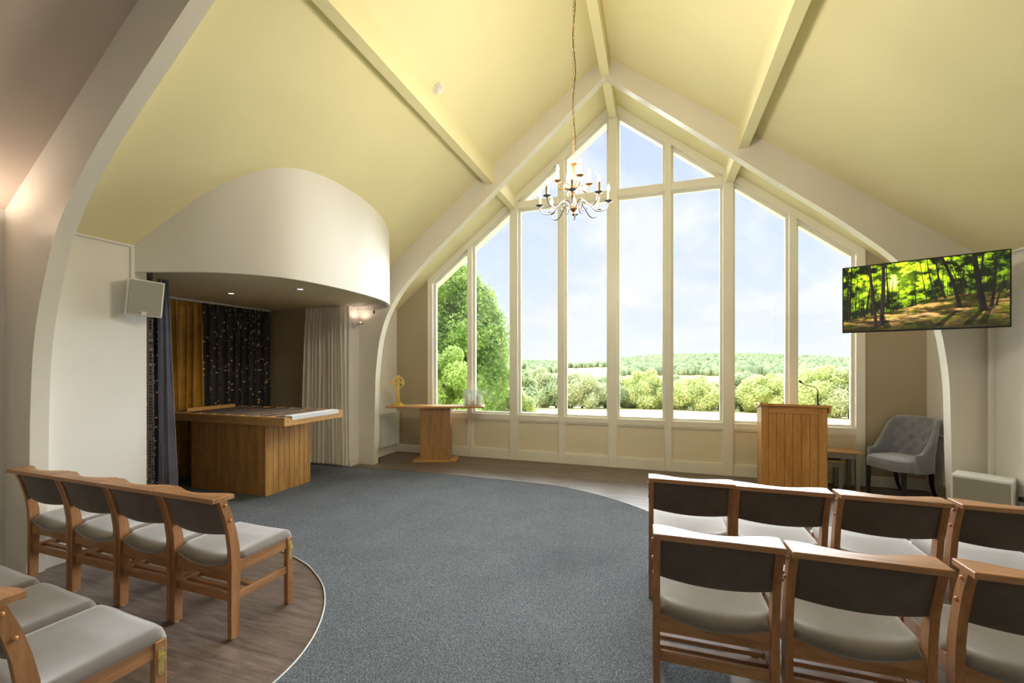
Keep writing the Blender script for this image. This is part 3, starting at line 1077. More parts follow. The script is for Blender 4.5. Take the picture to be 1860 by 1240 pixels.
# ------------------------------------------------------------------ curtains
def uv_curtain(name, path, z0, z1, mat, amp=.03, waves=8, nu=120, nv=24, flare=0, parent=None, seed=0, thick=.004, botpath=None, pinch=True):
    """pleated cloth along a path (list of xy); botpath = where the hem runs"""
    rng = random.Random(seed)
    ph = [rng.uniform(-.5, .5) for _ in range(4)]
    def along(P, t):
        f = t * (len(P) - 1); i = min(int(f), len(P) - 2); g = f - i
        a, b = Vector(P[i]), Vector(P[i + 1])
        return a + (b - a) * g, (b - a).normalized()
    bot = botpath or path
    L = sum((Vector(b) - Vector(a)).length for a, b in zip(path, path[1:]))
    me_v, me_f, uv = [], [], []
    for j in range(nv + 1):
        v = j / nv
        z = z1 + (z0 - z1) * v
        for i in range(nu + 1):
            u = i / nu
            p, d = along(path, u); q, d2 = along(bot, u)
            c = p.lerp(q, v)
            dd = d.lerp(d2, v).normalized()
            nn = Vector((-dd.y, dd.x))
            k = u * waves + ph[0] * math.sin(u * 5 + ph[1]) * .6 + .12 * math.sin(v * 3 + u * 9 + ph[2])
            top = min(1, v * 9)
            a = amp * (.35 + .65 * top) * (1 + .3 * math.sin(u * 23 + ph[3]))
            off = a * math.sin(2 * PI * k) + a * .35 * math.sin(4 * PI * k + 1 + v * 1.5)
            c = c + nn * off + dd * (a * .45 * math.sin(4 * PI * k))
            me_v.append((c.x, c.y, z))
            uv.append((u * L * 2.0, z))
    W_ = nu + 1
    for j in range(nv):
        for i in range(nu):
            me_f.append((j * W_ + i, j * W_ + i + 1, (j + 1) * W_ + i + 1, (j + 1) * W_ + i))
    me = bpy.data.meshes.new(name)
    me.from_pydata(me_v, [], me_f)
    lay = me.uv_layers.new(name='UVMap')
    for lp in me.loops:
        lay.data[lp.index].uv = uv[lp.vertex_index]
    me.polygons.foreach_set('use_smooth', [True] * len(me.polygons))
    me.materials.append(mat)
    o = bpy.data.objects.new(name, me)
    COL.objects.link(o)
    if parent: o.parent = parent
    if thick:
        so = o.modifiers.new('cloth', 'SOLIDIFY'); so.thickness = thick; so.offset = 0
    return o

def m_dotted(name, basec, cellc):
    """woven dark cloth with little squares, some glinting gold"""
    m, t, b = new_mat(name)
    tcn = t.n('ShaderNodeTexCoord')
    sc = t.n('ShaderNodeVectorMath', operation='SCALE'); sc.inputs['Scale'].default_value = 34
    t.l(tcn.outputs['UV'], sc.inputs[0])
    fr = t.n('ShaderNodeVectorMath', operation='FRACTION'); t.l(sc.outputs[0], fr.inputs[0])
    fl = t.n('ShaderNodeVectorMath', operation='FLOOR'); t.l(sc.outputs[0], fl.inputs[0])
    sp = t.n('ShaderNodeSeparateXYZ'); t.l(fr.outputs[0], sp.inputs[0])
    def inside(o):
        return t.math('MULTIPLY', t.math('GREATER_THAN', o, .22), t.math('LESS_THAN', o, .80))
    mask = t.math('MULTIPLY', inside(sp.outputs[0]), inside(sp.outputs[1]))
    wn = t.n('ShaderNodeTexWhiteNoise'); t.l(fl.outputs[0], wn.inputs[0])
    gold = t.math('GREATER_THAN', wn.outputs[0], .90)
    skip = t.math('GREATER_THAN', wn.outputs[0], .22)
    hue = t.ramp(wn.outputs[1], [(.2, lin((250, 190, 80))), (.5, lin((250, 240, 215))), (.8, lin((205, 205, 170)))])
    cell = t.mix(gold, lin(cellc), hue)
    c = t.mix(t.math('MULTIPLY', mask, skip), lin(basec), cell)
    t.l(c, b.inputs['Base Color'])
    t.l(t.math('MULTIPLY', t.math('MULTIPLY', gold, mask), .5), b.inputs['Metallic'])
    b.inputs['Roughness'].default_value = .55
    b.inputs['Sheen Weight'].default_value = .3
    return m
M_DOT = m_dotted('dotted_black_cloth', (38, 34, 36), (16, 14, 18))
M_DOTL = m_dotted('dotted_grey_cloth', (150, 134, 124), (58, 50, 52))
def m_satin(name, a, bb, rough=.3):
    m, t, b = new_mat(name)
    nz = t.n('ShaderNodeTexNoise', i_Scale=6, i_Detail=4); t.l(coords(t), nz.inputs[0])
    t.l(t.ramp(nz.outputs[0], [(.3, lin(bb)), (.7, lin(a))]), b.inputs['Base Color'])
    b.inputs['Roughness'].default_value = rough
    b.inputs['Sheen Weight'].default_value = .4
    return m
M_SATIN = m_satin('gold_satin', (196, 150, 42), (160, 116, 26))
M_LINING = m_satin('grey_lining', (118, 120, 140), (100, 102, 124), .8)

def curtain(name, label, group, *a, **k):
    root = thing(name, label, 'curtain', (0, 0, 0), 0, group)
    o = uv_curtain('cloth', *a, parent=root, **k)
    return root, o
xb = -5.43
r_, o_ = curtain('curtain', 'gold satin curtain hanging at the back of the alcove', None, [(xb, 3.90), (xb, 4.37)], .02, 2.44, M_SATIN, amp=.042, waves=4, nu=110, seed=3)
box_obj('heading', (xb - .03, 3.90, 2.40), (xb - .015, 4.37, 2.45), M_SATIN, r_)
r_, o_ = curtain('curtain', 'wide black dotted curtain right of the gold one in the alcove', None, [(xb + .02, 4.35), (xb + .02, 5.44)], .02, 2.44, M_DOT, amp=.032, waves=9, nu=180, seed=5)
r_, o_ = curtain('curtain', 'narrow black dotted curtain left of the gold one in the alcove', None, [(xb + .02, 3.05), (xb + .02, 3.91)], .02, 2.44, M_DOT, amp=.032, waves=7, nu=120, seed=6)
r_, o_ = curtain('curtain', 'gathered dotted grey curtain at the near edge of the alcove behind the speaker', None,
                 [(-4.20, 2.78), (-3.915, 2.80)], .02, 2.45, M_DOTL, amp=.022, waves=3.5, nu=70, seed=8, botpath=[(-4.18, 2.78), (-3.90, 2.80)])
o2 = uv_curtain('lining', [(-3.905, 2.83), (-3.86, 2.90)], .02, 2.40, M_LINING, amp=.014, waves=2.5, nu=60, nv=24, parent=r_, seed=9, botpath=[(-3.905, 2.83), (-3.70, 2.90)])
o2['label'] = 'plain grey lining turned out towards the room'
o3 = uv_curtain('cloth', [(-4.25, 2.78), (-4.5, 2.86), (-4.62, 3.0)], .02, 2.45, M_DOT, amp=.022, waves=4, nu=60, parent=r_, seed=10)
bm = bmesh.new()
b2(bm, (xb - .02, 3.0, 2.44), (xb + .04, 5.47, 2.467), .004)
tag(mk('curtain_track', bm, M_WHITEMET), 'straight white curtain track along the back wall of the alcove', 'curtain track')

def m_voile():
    m, t, b = new_mat('white_voile')
    nt = m.node_tree
    b.inputs['Base Color'].default_value = lin((253, 249, 238))
    b.inputs['Roughness'].default_value = .9
    tl = t.n('ShaderNodeBsdfTranslucent'); tl.inputs[0].default_value = lin((250, 244, 226))
    tr = t.n('ShaderNodeBsdfTransparent')
    m1 = t.n('ShaderNodeMixShader'); m1.inputs[0].default_value = .25
    m2 = t.n('ShaderNodeMixShader'); m2.inputs[0].default_value = .12
    t.l(b.outputs[0], m1.inputs[1]); t.l(tl.outputs[0], m1.inputs[2])
    t.l(m1.outputs[0], m2.inputs[1]); t.l(tr.outputs[0], m2.inputs[2])
    t.l(m2.outputs[0], nt.nodes['Material Output'].inputs[0])
    return m
M_VOILE = m_voile()
r_, o_ = curtain('curtain', 'sheer white voile curtain hanging full length at the far side of the alcove', None,
                 [(-4.58, 5.36), (-4.2, 5.40), (-3.80, 5.36)], .045, 2.455, M_VOILE, amp=.028, waves=13, nu=240, nv=20, seed=12, thick=0,
                 botpath=[(-4.72, 5.38), (-4.2, 5.41), (-3.80, 5.40)])
for k in range(9):
    bm = bmesh.new()
    bx(bm, (-4.56 + k * .093, 5.375, 2.462), (.012, .012, .018), .002)
    mk('glider', bm, M_WHITEMET, r_)

# ------------------------------------------------------------------ wall speaker and trunking
sp = thing('wall_speaker', 'small white wall speaker tilted above the near edge of the alcove', 'speaker', (-3.70, 2.60, 2.165))
sp.rotation_euler = (R(4), R(4), R(64))
# local: front face looks along -y
box_obj('cabinet', (-.125, -.07, -.158), (.125, .08, .158), M_WHITEMET, sp, .008, 2)
box_obj('grille', (-.114, -.0765, -.146), (.114, -.0695, .146), M_GRILLE, sp, .003)
box_obj('badge', (-.018, -.080, -.150), (.018, -.0765, -.120), M_WHITEMET, sp, .001)
bm = bmesh.new(); tube(bm, [(0, .08, .02), (0, .13, .02)], .014, 8); mk('bracket', bm, M_WHITEMET, sp, True)
bm = bmesh.new()
b2(bm, (-3.84, 1.99, 2.628), (-3.822, 2.60, 2.648), .003)
tag(mk('cable_trunking', bm, M_WALL), 'thin white cable trunking under the ceiling on the left wall', 'trunking')
bm = bmesh.new()
b2(bm, (-3.84, 2.566, 2.30), (-3.820, 2.596, 2.627), .003)
tag(mk('cable_trunking', bm, M_WALL), 'short upright trunking dropping to the wall speaker', 'trunking')
bm = bmesh.new()
b2(bm, (3.822, 2.0, 2.63), (3.84, 5.56, 2.655), .003)
tag(mk('cable_trunking', bm, M_WALL), 'thin trunking along the right wall behind the screen', 'trunking')
bm = bmesh.new()
b2(bm, (3.80, 5.60, .0), (3.84, 5.64, 2.62), .004)
tag(mk('pipe_casing', bm, M_WALL), 'slim upright pipe casing in the corner beside the right arch', 'pipe casing')
sk = thing('wall_socket', 'small socket with black plug low on the right wall', 'socket', (3.838, 5.22, .34))
box_obj('plate', (-.012, -.045, -.045), (0, .045, .045), M_WHITEMET, sk, .003)
box_obj('plug', (-.045, -.022, -.022), (-.012, .022, .022), M_BLACK, sk, .005)

# smoke detector on the left slope
sd = thing('smoke_detector', 'small round smoke detector on the left ceiling slope', 'smoke detector', (-1.51, 3.98, cz(1.51)))
sd.rotation_euler = (0, math.atan(-SL) , 0)
bm = bmesh.new(); lathe(bm, [(0, 0), (.058, 0), (.058, -.012), (.046, -.018), (0, -.018)], 20); mk('base', bm, M_WHITEMET, sd, True)
bm = bmesh.new(); lathe(bm, [(.040, -.020), (.044, -.030), (.036, -.046), (.014, -.052), (0, -.052)], 20); mk('sensor', bm, M_WHITEMET, sd, True)
bm = bmesh.new(); lathe(bm, [(.036, -.018), (.036, -.022)], 20); mk('slot_ring', bm, M_BLACK, sd)

# ------------------------------------------------------------------ radiators
def radiator(loc, side, L, label):
    root = thing('radiator', label, 'radiator', loc)
    s = side          # +1: wall on -x side
    box_obj('panel', tuple(sorted((s * .03, s * .05)))[:1] + (0, .03) if False else (min(s * .03, s * .05), 0, .03), (max(s * .03, s * .05), L, .61), M_WHITEMET, root, .004)
    bm = bmesh.new()
    nb = int(L / .034)
    for k in range(nb):
        y = .012 + k * (L - .024) / nb
        b2(bm, (min(s * .049, s * .062), y + .004, .05), (max(s * .049, s * .062), y + (L - .024) / nb - .006, .585), .004)
    mk('ribs', bm, M_WHITEMET, root)
    box_obj('top_cover', (min(s * .004, s * .07), -.004, .60), (max(s * .004, s * .07), L + .004, .622), M_WHITEMET, root, .004)
    box_obj('end_cap', (min(s * .004, s * .068), -.006, .03), (max(s * .004, s * .068), 0, .605), M_WHITEMET, root, .002)
    box_obj('end_cap', (min(s * .004, s * .068), L, .03), (max(s * .004, s * .068), L + .006, .605), M_WHITEMET, root, .002)
    bm = bmesh.new(); tube(bm, [(s * .035, L - .02, .04), (s * .035, L - .02, -.11)], .008, 8); mk('pipe', bm, M_WHITEMET, root, True)
radiator((-3.822, 6.06, .118), 1, .64, 'white ribbed radiator low on the left side wall by the altar table')
radiator((3.822, 5.87, .128), -1, .60, 'white ribbed radiator behind the grey armchair on the right side wall')

# ------------------------------------------------------------------ altar table with cross and candle holder
ar = 18.5
at_ = thing('altar_table', 'oak pedestal altar table left of the window with cross and candles on it', 'table', (-2.745, 6.155, 0), R(ar))
box_obj('table_top', (-.79, -.02, .872), (.79, .35, .902), M_OAKX, at_, .003)
box_obj('pedestal', (-.245, .055, .032), (.245, .27, .872), M_OAKA, at_, .003)
box_obj('foot', (-.35, -.005, 0), (.35, .33, .032), M_OAKX, at_, .004)
def on_altar(u, v, z=.902):
    c, s_ = math.cos(R(ar)), math.sin(R(ar))
    return (-2.745 + u * c - v * s_, 6.155 + u * s_ + v * c, z)
cr = thing('altar_cross', 'gilded ringed cross on a stepped base on the altar table', 'cross', on_altar(-.62, .15), R(ar))
bm = bmesh.new()
lathe(bm, [(0, 0), (.105, 0), (.105, .012), (.085, .026), (.055, .05), (.028, .062), (0, .062)], 6)
mk('base', bm, M_GOLD, cr)
bm = bmesh.new()
prism(bm, [(-.030, .06), (.030, .06), (.019, .30), (-.019, .30)], 'y', -.010, .010)
mk('shaft', bm, M_GOLD, cr)
bm = bmesh.new()
zc, ro, ri = .375, .100, .078
n_ = 40
for a0 in range(n_):
    t0, t1 = 2 * PI * a0 / n_, 2 * PI * (a0 + 1) / n_
    q = []
    for yy in (-.007, .007):
        for (r, t) in ((ri, t0), (ro, t0), (ro, t1), (ri, t1)):
            q.append(bm.verts.new((r * math.cos(t), yy, zc + r * math.sin(t))))
    bm.faces.new(q[0:4]); bm.faces.new(q[4:8][::-1])
    bm.faces.new((q[1], q[5], q[6], q[2])); bm.faces.new((q[0], q[3], q[7], q[4]))
mk('ring', bm, M_GOLD, cr)
bm = bmesh.new()
for k in range(4):
    a = k * PI / 2
    r1 = .118 if k != 3 else .09
    pl = [(-.014, .0), (.014, 0), (.018, r1 * .6), (.036, r1 * .92), (.024, r1), (0, r1 * 1.06), (-.024, r1), (-.036, r1 * .92), (-.018, r1 * .6)]
    pts2 = [(x * math.cos(a) - y * math.sin(a), zc + x * math.sin(a) + y * math.cos(a)) for x, y in pl]
    if k == 2:
        pass
    prism(bm, pts2, 'y', -.009 - k * .0003, .009 + k * .0003)
lathe(bm, [(0, -.013), (.022, -.010), (.022, .010), (0, .013)], 12, (0, 0, 0)) if False else None
bx(bm, (0, 0, zc), (.042, .026, .042), .006, 1, None)
mk('arms', bm, M_GOLD, cr)

ch = thing('candle_holder', 'clear glass candle holder at the right end of the altar table', 'candle holder', on_altar(.60, .17), R(ar))
def m_clear():
    m, t, b = new_mat('clear_glass')
    nt = m.node_tree; nt.nodes.remove(b)
    tr = t.n('ShaderNodeBsdfTransparent'); tr.inputs[0].default_value = (.93, .95, .95, 1)
    df = t.n('ShaderNodeBsdfPrincipled'); df.inputs['Base Color'].default_value = (.9, .92, .92, 1); df.inputs['Roughness'].default_value = .1
    mx = t.n('ShaderNodeMixShader'); mx.inputs[0].default_value = .18
    t.l(tr.outputs[0], mx.inputs[1]); t.l(df.outputs[0], mx.inputs[2])
    t.l(mx.outputs[0], nt.nodes['Material Output'].inputs[0])
    return m
M_CLEAR = m_clear()
box_obj('glass_pane', (-.15, -.050, 0), (.15, -.044, .25), M_CLEAR, ch, .001)
box_obj('glass_pane', (-.15, .044, 0), (.15, .050, .25), M_CLEAR, ch, .001)
box_obj('glass_end', (-.150, -.044, 0), (-.144, .044, .25), M_CLEAR, ch)
box_obj('glass_end', (.144, -.044, 0), (.150, .044, .25), M_CLEAR, ch)
box_obj('glass_base', (-.144, -.044, 0), (.144, .044, .008), M_CLEAR, ch)
M_WAX = m_plain('white_wax', (250, 246, 236), .6)
for x, h, mt, lb in ((-.09, .165, M_WAX, 'tall white pillar candle at the left inside the glass holder'), (.0, .068, m_plain('amber_wax', (246, 206, 140), .5), 'short amber candle in the middle of the glass holder'),
                     (.09, .165, M_WAX, 'tall white pillar candle at the right inside the glass holder')):
    p_ = on_altar(.60 + x, .17, .911)
    cd = thing('candle', lb, 'candle', p_)
    bm = bmesh.new(); lathe(bm, [(0, 0), (.036, 0), (.037, .004), (.037, h - .004), (.032, h), (.012, h - .006), (0, h - .007)], 20); mk('wax', bm, mt, cd, True)
    bm = bmesh.new(); tube(bm, [(0, 0, h - .008), (.001, 0, h + .008)], .0014, 5); mk('wick', bm, M_BLACK, cd)

# ------------------------------------------------------------------ lectern with microphone
lr = R(-5)
LX, LY = 2.185, 5.93
le = thing('lectern', 'honey oak panelled lectern standing before the window', 'lectern', (LX, LY, 0), lr)
hw, dp, LH = .335, .44, 1.075
M_LEC = m_wood('lectern_oak', (212, 158, 88), (182, 126, 58), (7, 7, .8), .38)
M_LECX = m_wood('lectern_oak_rail', (216, 162, 92), (188, 132, 64), (.8, 7, 7), .38)
box_obj('stile', (-hw, 0, 0), (-hw + .075, .025, LH), M_LEC, le, .003)
box_obj('stile', (hw - .085, 0, 0), (hw, .025, LH), M_LEC, le, .003)
box_obj('top_rail', (-hw + .075, .001, LH - .085), (hw - .085, .025, LH), M_LECX, le, .002)
box_obj('bottom_rail', (-hw + .075, .001, 0), (hw - .085, .025, .07), M_LECX, le, .002)
box_obj('back_panel', (-hw + .03, .026, .02), (hw - .03, .034, LH - .01), M_LEC, le)
boards(le, 'y', -hw + .075, hw - .085, .07, LH - .085, .010, 6, M_LEC, .014)
box_obj('side_panel', (-hw, .025, 0), (-hw + .022, dp, LH), M_LEC, le, .002)
box_obj('side_panel', (hw - .022, .025, 0), (hw, dp, LH), M_LEC, le, .002)
box_obj('shelf', (-hw + .022, .03, .62), (hw - .022, dp, .64), M_LECX, le)
bm = bmesh.new()
prism(bm, [(-.03, LH + .002), (-.03, LH + .028), (dp + .03, LH - .05 + .0), (dp + .03, LH - .075)], 'x', -hw - .02, hw + .03)
mk('desk_top', bm, M_LECX, le)
bm = bmesh.new()
prism(bm, [(-.028, LH - .062), (-.028, LH + .0015), (dp + .028, LH - .076), (dp + .028, LH - .13)], 'x', hw + .006, hw + .028)
mk('desk_side', bm, M_LECX, le)
mic = thing('microphone', 'black gooseneck microphone on the lectern top', 'microphone', (2.452, 6.0, LH + .012), lr)
bm = bmesh.new(); lathe(bm, [(0, 0), (.022, 0), (.022, .008), (.014, .016), (.012, .03), (0, .03)], 16); mk('base', bm, M_BLACK, mic, True)
bm = bmesh.new()
gp = smooth_line([(0, .02), (0, .10), (-.003, .17), (-.016, .205), (-.05, .222), (-.10, .236), (-.145, .255), (-.165, .272)], 4)
gr = [.0085 if z < .14 else .0045 for _, z in gp]
tube(bm, [(x, 0, z) for x, z in gp], gr, 8); mk('gooseneck', bm, M_BLACK, mic, True)
bm = bmesh.new(); tube(bm, [(-.160, 0, .266), (-.170, 0, .276), (-.182, 0, .287), (-.19, 0, .294)], [.006, .013, .014, .008], 10); mk('capsule', bm, m_plain('mic_foam', (60, 52, 44), .8), mic, True)

# ------------------------------------------------------------------ nest of tables
def side_table(x0, x1, y0, y1, h, label, lw=.045):
    root = thing('nesting_table', label, 'table', ((x0 + x1) / 2, (y0 + y1) / 2, 0), 0, None)
    w, d = (x1 - x0) / 2, (y1 - y0) / 2
    box_obj('table_top', (-w, -d, h - .022), (w, d, h), M_OAKX, root, .003)
    for sx in (-1, 1):
        for sy in (-1, 1):
            cx_, cy_ = sx * (w - .035 - lw / 2 + .01), sy * (d - .01 - lw / 2)
            lg = box_obj('leg', (cx_ - lw / 2, cy_ - lw / 2, 0), (cx_ + lw / 2, cy_ + lw / 2, h - .022), M_GREYPAINT, root, .003)
    box_obj('apron', (-w + .07, -d + .015, h - .085), (w - .07, -d + .035, h - .022), M_GREYPAINT, root)
    box_obj('apron', (-w + .07, d - .035, h - .085), (w - .07, d - .015, h - .022), M_GREYPAINT, root)
    box_obj('apron', (w - .055, -d + .05, h - .085), (w - .035, d - .05, h - .022), M_GREYPAINT, root)
    box_obj('apron', (-w + .035, -d + .05, h - .085), (-w + .055, d - .05, h - .022), M_GREYPAINT, root)
side_table(2.10, 3.045, 6.39, 6.71, .485, 'larger table of the nest with oak top and grey legs behind the lectern')
side_table(2.35, 2.885, 6.45, 6.66, .36, 'smaller table of the nest tucked under the larger one')
tag(box_obj('folder', (2.55, 6.5, .362), (2.84, 6.64, .374), M_BLACK, None, .002), 'flat black folder lying on the smaller nested table', 'folder')

# ------------------------------------------------------------------ grey tufted chair
def grey_chair(loc, rz):
    root = thing('upholstered_chair', 'grey velvet button-back chair with black legs in the right corner', 'chair', loc, rz)
    # forward = +y
    bm = bmesh.new()
    def seatf(u, v):
        a = 2 * PI * u
        return 0, 0, 0
    n = 40; rings = []
    prof_ = [(.0, .335), (.86, .335), (.98, .35), (1.0, .39), (1.0, .43), (.97, .462), (.86, .482), (.5, .492), (0, .495)]
    for f, z in prof_:
        ring = []
        for k in range(n):
            a = 2 * PI * k / n
            cx_, sx_ = math.cos(a), math.sin(a)
            e = .42
            x = .245 * math.copysign(abs(cx_) ** e, cx_) * f
            y = .25 * math.copysign(abs(sx_) ** e, sx_) * f + .015
            ring.append(bm.verts.new((x, y, z)))
        rings.append(ring)
    for a, b in zip(rings, rings[1:]):
        for k in range(n):
            bm.faces.new((a[k], a[(k + 1) % n], b[(k + 1) % n], b[k]))
    bmesh.ops.remove_doubles(bm, verts=bm.verts, dist=.0005)
    mk('seat', bm, M_VELVET, root, True)
    # wrap-round back
    btn = [(-.13, .60), (0, .60), (.13, .60), (-.065, .68), (.065, .68), (-.14, .76), (0, .76), (.14, .76), (-.07, .84), (.07, .84)]
    def plan(t):
        # t -1..1 round the U, arms come forward
        a = t * 2.15
        x = .265 * math.copysign(abs(math.sin(min(abs(a), PI / 2))) ** .75, a)
        if abs(a) <= PI / 2:
            y = -.235 * abs(math.cos(a)) ** .75
        else:
            y = (abs(a) - PI / 2) * .235
            x = math.copysign(.265, a)
        return x, y - .01
    def hh(t):
        q = abs(t)
        if q < .40:
            return .93
        s = min(1, (q - .40) / .45)
        s = s * s * (3 - 2 * s)
        return .93 + (.545 - .93) * s
    NU, NV = 72, 26
    def pt(t, f, off):
        x, y = plan(t)
        z = .335 + (hh(t) - .335) * f
        x2, y2 = plan(t + .01); x1, y1 = plan(t - .01)
        d = Vector((x2 - x1, y2 - y1)).normalized()
        nn = Vector((-d.y, d.x))       # towards the inside
        if nn.dot(Vector((-x, -y))) < 0:
            nn = -nn
        lean = max(0, (z - .46) / .47)
        y -= .16 * lean ** 1.3 * max(0, 1 - abs(t) / .9)
        x *= 1 + .05 * lean
        dimp = 0
        if off > 0:
            for bx_, bz_ in btn:
                dd = ((x - bx_) / .024) ** 2 + ((z - bz_) / .024) ** 2
                dimp += .024 * math.exp(-dd)
                # diagonal pleats
            dimp += .008 * (abs(math.sin((x / .13 + z / .16) * PI)) ** 6 + abs(math.sin((x / .13 - z / .16) * PI)) ** 6) * (abs(t) < .5)
        o = off - dimp
        return Vector((x + nn.x * o, y + nn.y * o, z))
    bm = bmesh.new()
    A = [[bm.verts.new(pt(-1 + 2 * i / NU, j / NV, .035)) for j in range(NV + 1)] for i in range(NU + 1)]
    B = [[bm.verts.new(pt(-1 + 2 * i / NU, j / NV, -.018)) for j in range(NV + 1)] for i in range(NU + 1)]
    T = [bm.verts.new(pt(-1 + 2 * i / NU, 1, .008) + Vector((0, 0, .014))) for i in range(NU + 1)]
    for i in range(NU):
        for j in range(NV):
            bm.faces.new((A[i][j], A[i + 1][j], A[i + 1][j + 1], A[i][j + 1]))
            bm.faces.new((B[i][j], B[i][j + 1], B[i + 1][j + 1], B[i + 1][j]))
        bm.faces.new((A[i][NV], A[i + 1][NV], T[i + 1], T[i])); bm.faces.new((T[i], T[i + 1], B[i + 1][NV], B[i][NV]))
        bm.faces.new((A[i][0], B[i][0], B[i + 1][0], A[i + 1][0]))
    for i in (0, NU):
        for j in range(NV):
            bm.faces.new((A[i][j], A[i][j + 1], B[i][j + 1], B[i][j]))
        bm.faces.new((A[i][NV], T[i], B[i][NV]))
    mk('backrest', bm, M_VELVET, root, 'all')
    for bx_, bz_ in btn:
        t = bx_ / .75
        # find t for this x
        best = min((abs(pt(tt / 100, (bz_ - .335) / (hh(tt / 100) - .335), .035).x - bx_), tt / 100) for tt in range(-46, 47))[1]
        p = pt(best, (bz_ - .335) / (hh(best) - .335), .035)
        bm = bmesh.new(); bmesh.ops.create_uvsphere(bm, u_segments=8, v_segments=6, radius=.008)
        bmesh.ops.translate(bm, vec=p, verts=bm.verts); mk('button', bm, M_VELVET, root, True)
    bm = bmesh.new()
    for s_ in (-1, 1):
        for k in range(14):
            p = pt(s_ * .985, .06 + .80 * k / 13, -.020)
            g = bmesh.ops.create_icosphere(bm, subdivisions=1, radius=.0045); bmesh.ops.translate(bm, vec=p, verts=g['verts'])
        for k in range(10):
            p = pt(s_ * (.985 - .028 * (k + 1)), .86, -.020)
            g = bmesh.ops.create_icosphere(bm, subdivisions=1, radius=.0045); bmesh.ops.translate(bm, vec=p, verts=g['verts'])
    mk('stud_trim', bm, M_STUD, root, True, kind='stuff')
    for sx in (-1, 1):
        bm = bmesh.new()
        tube(bm, [(sx * .195, .215, .345), (sx * .197, .22, .15), (sx * .198, .222, 0)], [.032, .028, .022], 4); mk('leg', bm, M_BLKWOOD, root)
        bm = bmesh.new()
        tube(bm, [(sx * .19, -.19, .345), (sx * .19, -.20, .2), (sx * .19, -.23, .1), (sx * .19, -.285, 0)], [.032, .028, .025, .021], 4); mk('leg', bm, M_BLKWOOD, root)
    return root
grey_chair((3.385, 6.33, 0), R(121))

# ------------------------------------------------------------------ floor speaker, white
fs = thing('floor_speaker', 'large white bass speaker with grey mesh front on the floor by the right arch', 'speaker', (3.60, 5.34, .006), R(-36))
fs.location.z = 0
fs.rotation_euler = (0, 0, R(-36))
box_obj('cabinet', (-.20, -.13, .02), (.20, .15, .51), M_WHITEMET, fs, .01, 2)
box_obj('grille', (-.185, -.138, .035), (.185, -.130, .488), M_GRILLE, fs, .002)
for sx in (-1, 1):
    for sy in (-1, 1):
        bm = bmesh.new(); lathe(bm, [(0, 0), (.016, 0), (.018, .02), (0, .02)], 10, (sx * .16, .01 + sy * .10, 0)); mk('foot', bm, M_BLACK, fs)
for z in (.12, .42):
    bm = bmesh.new(); tube(bm, [(.199, .06, z), (.203, .06, z)], .005, 8); mk('screw', bm, M_CHROME, fs)

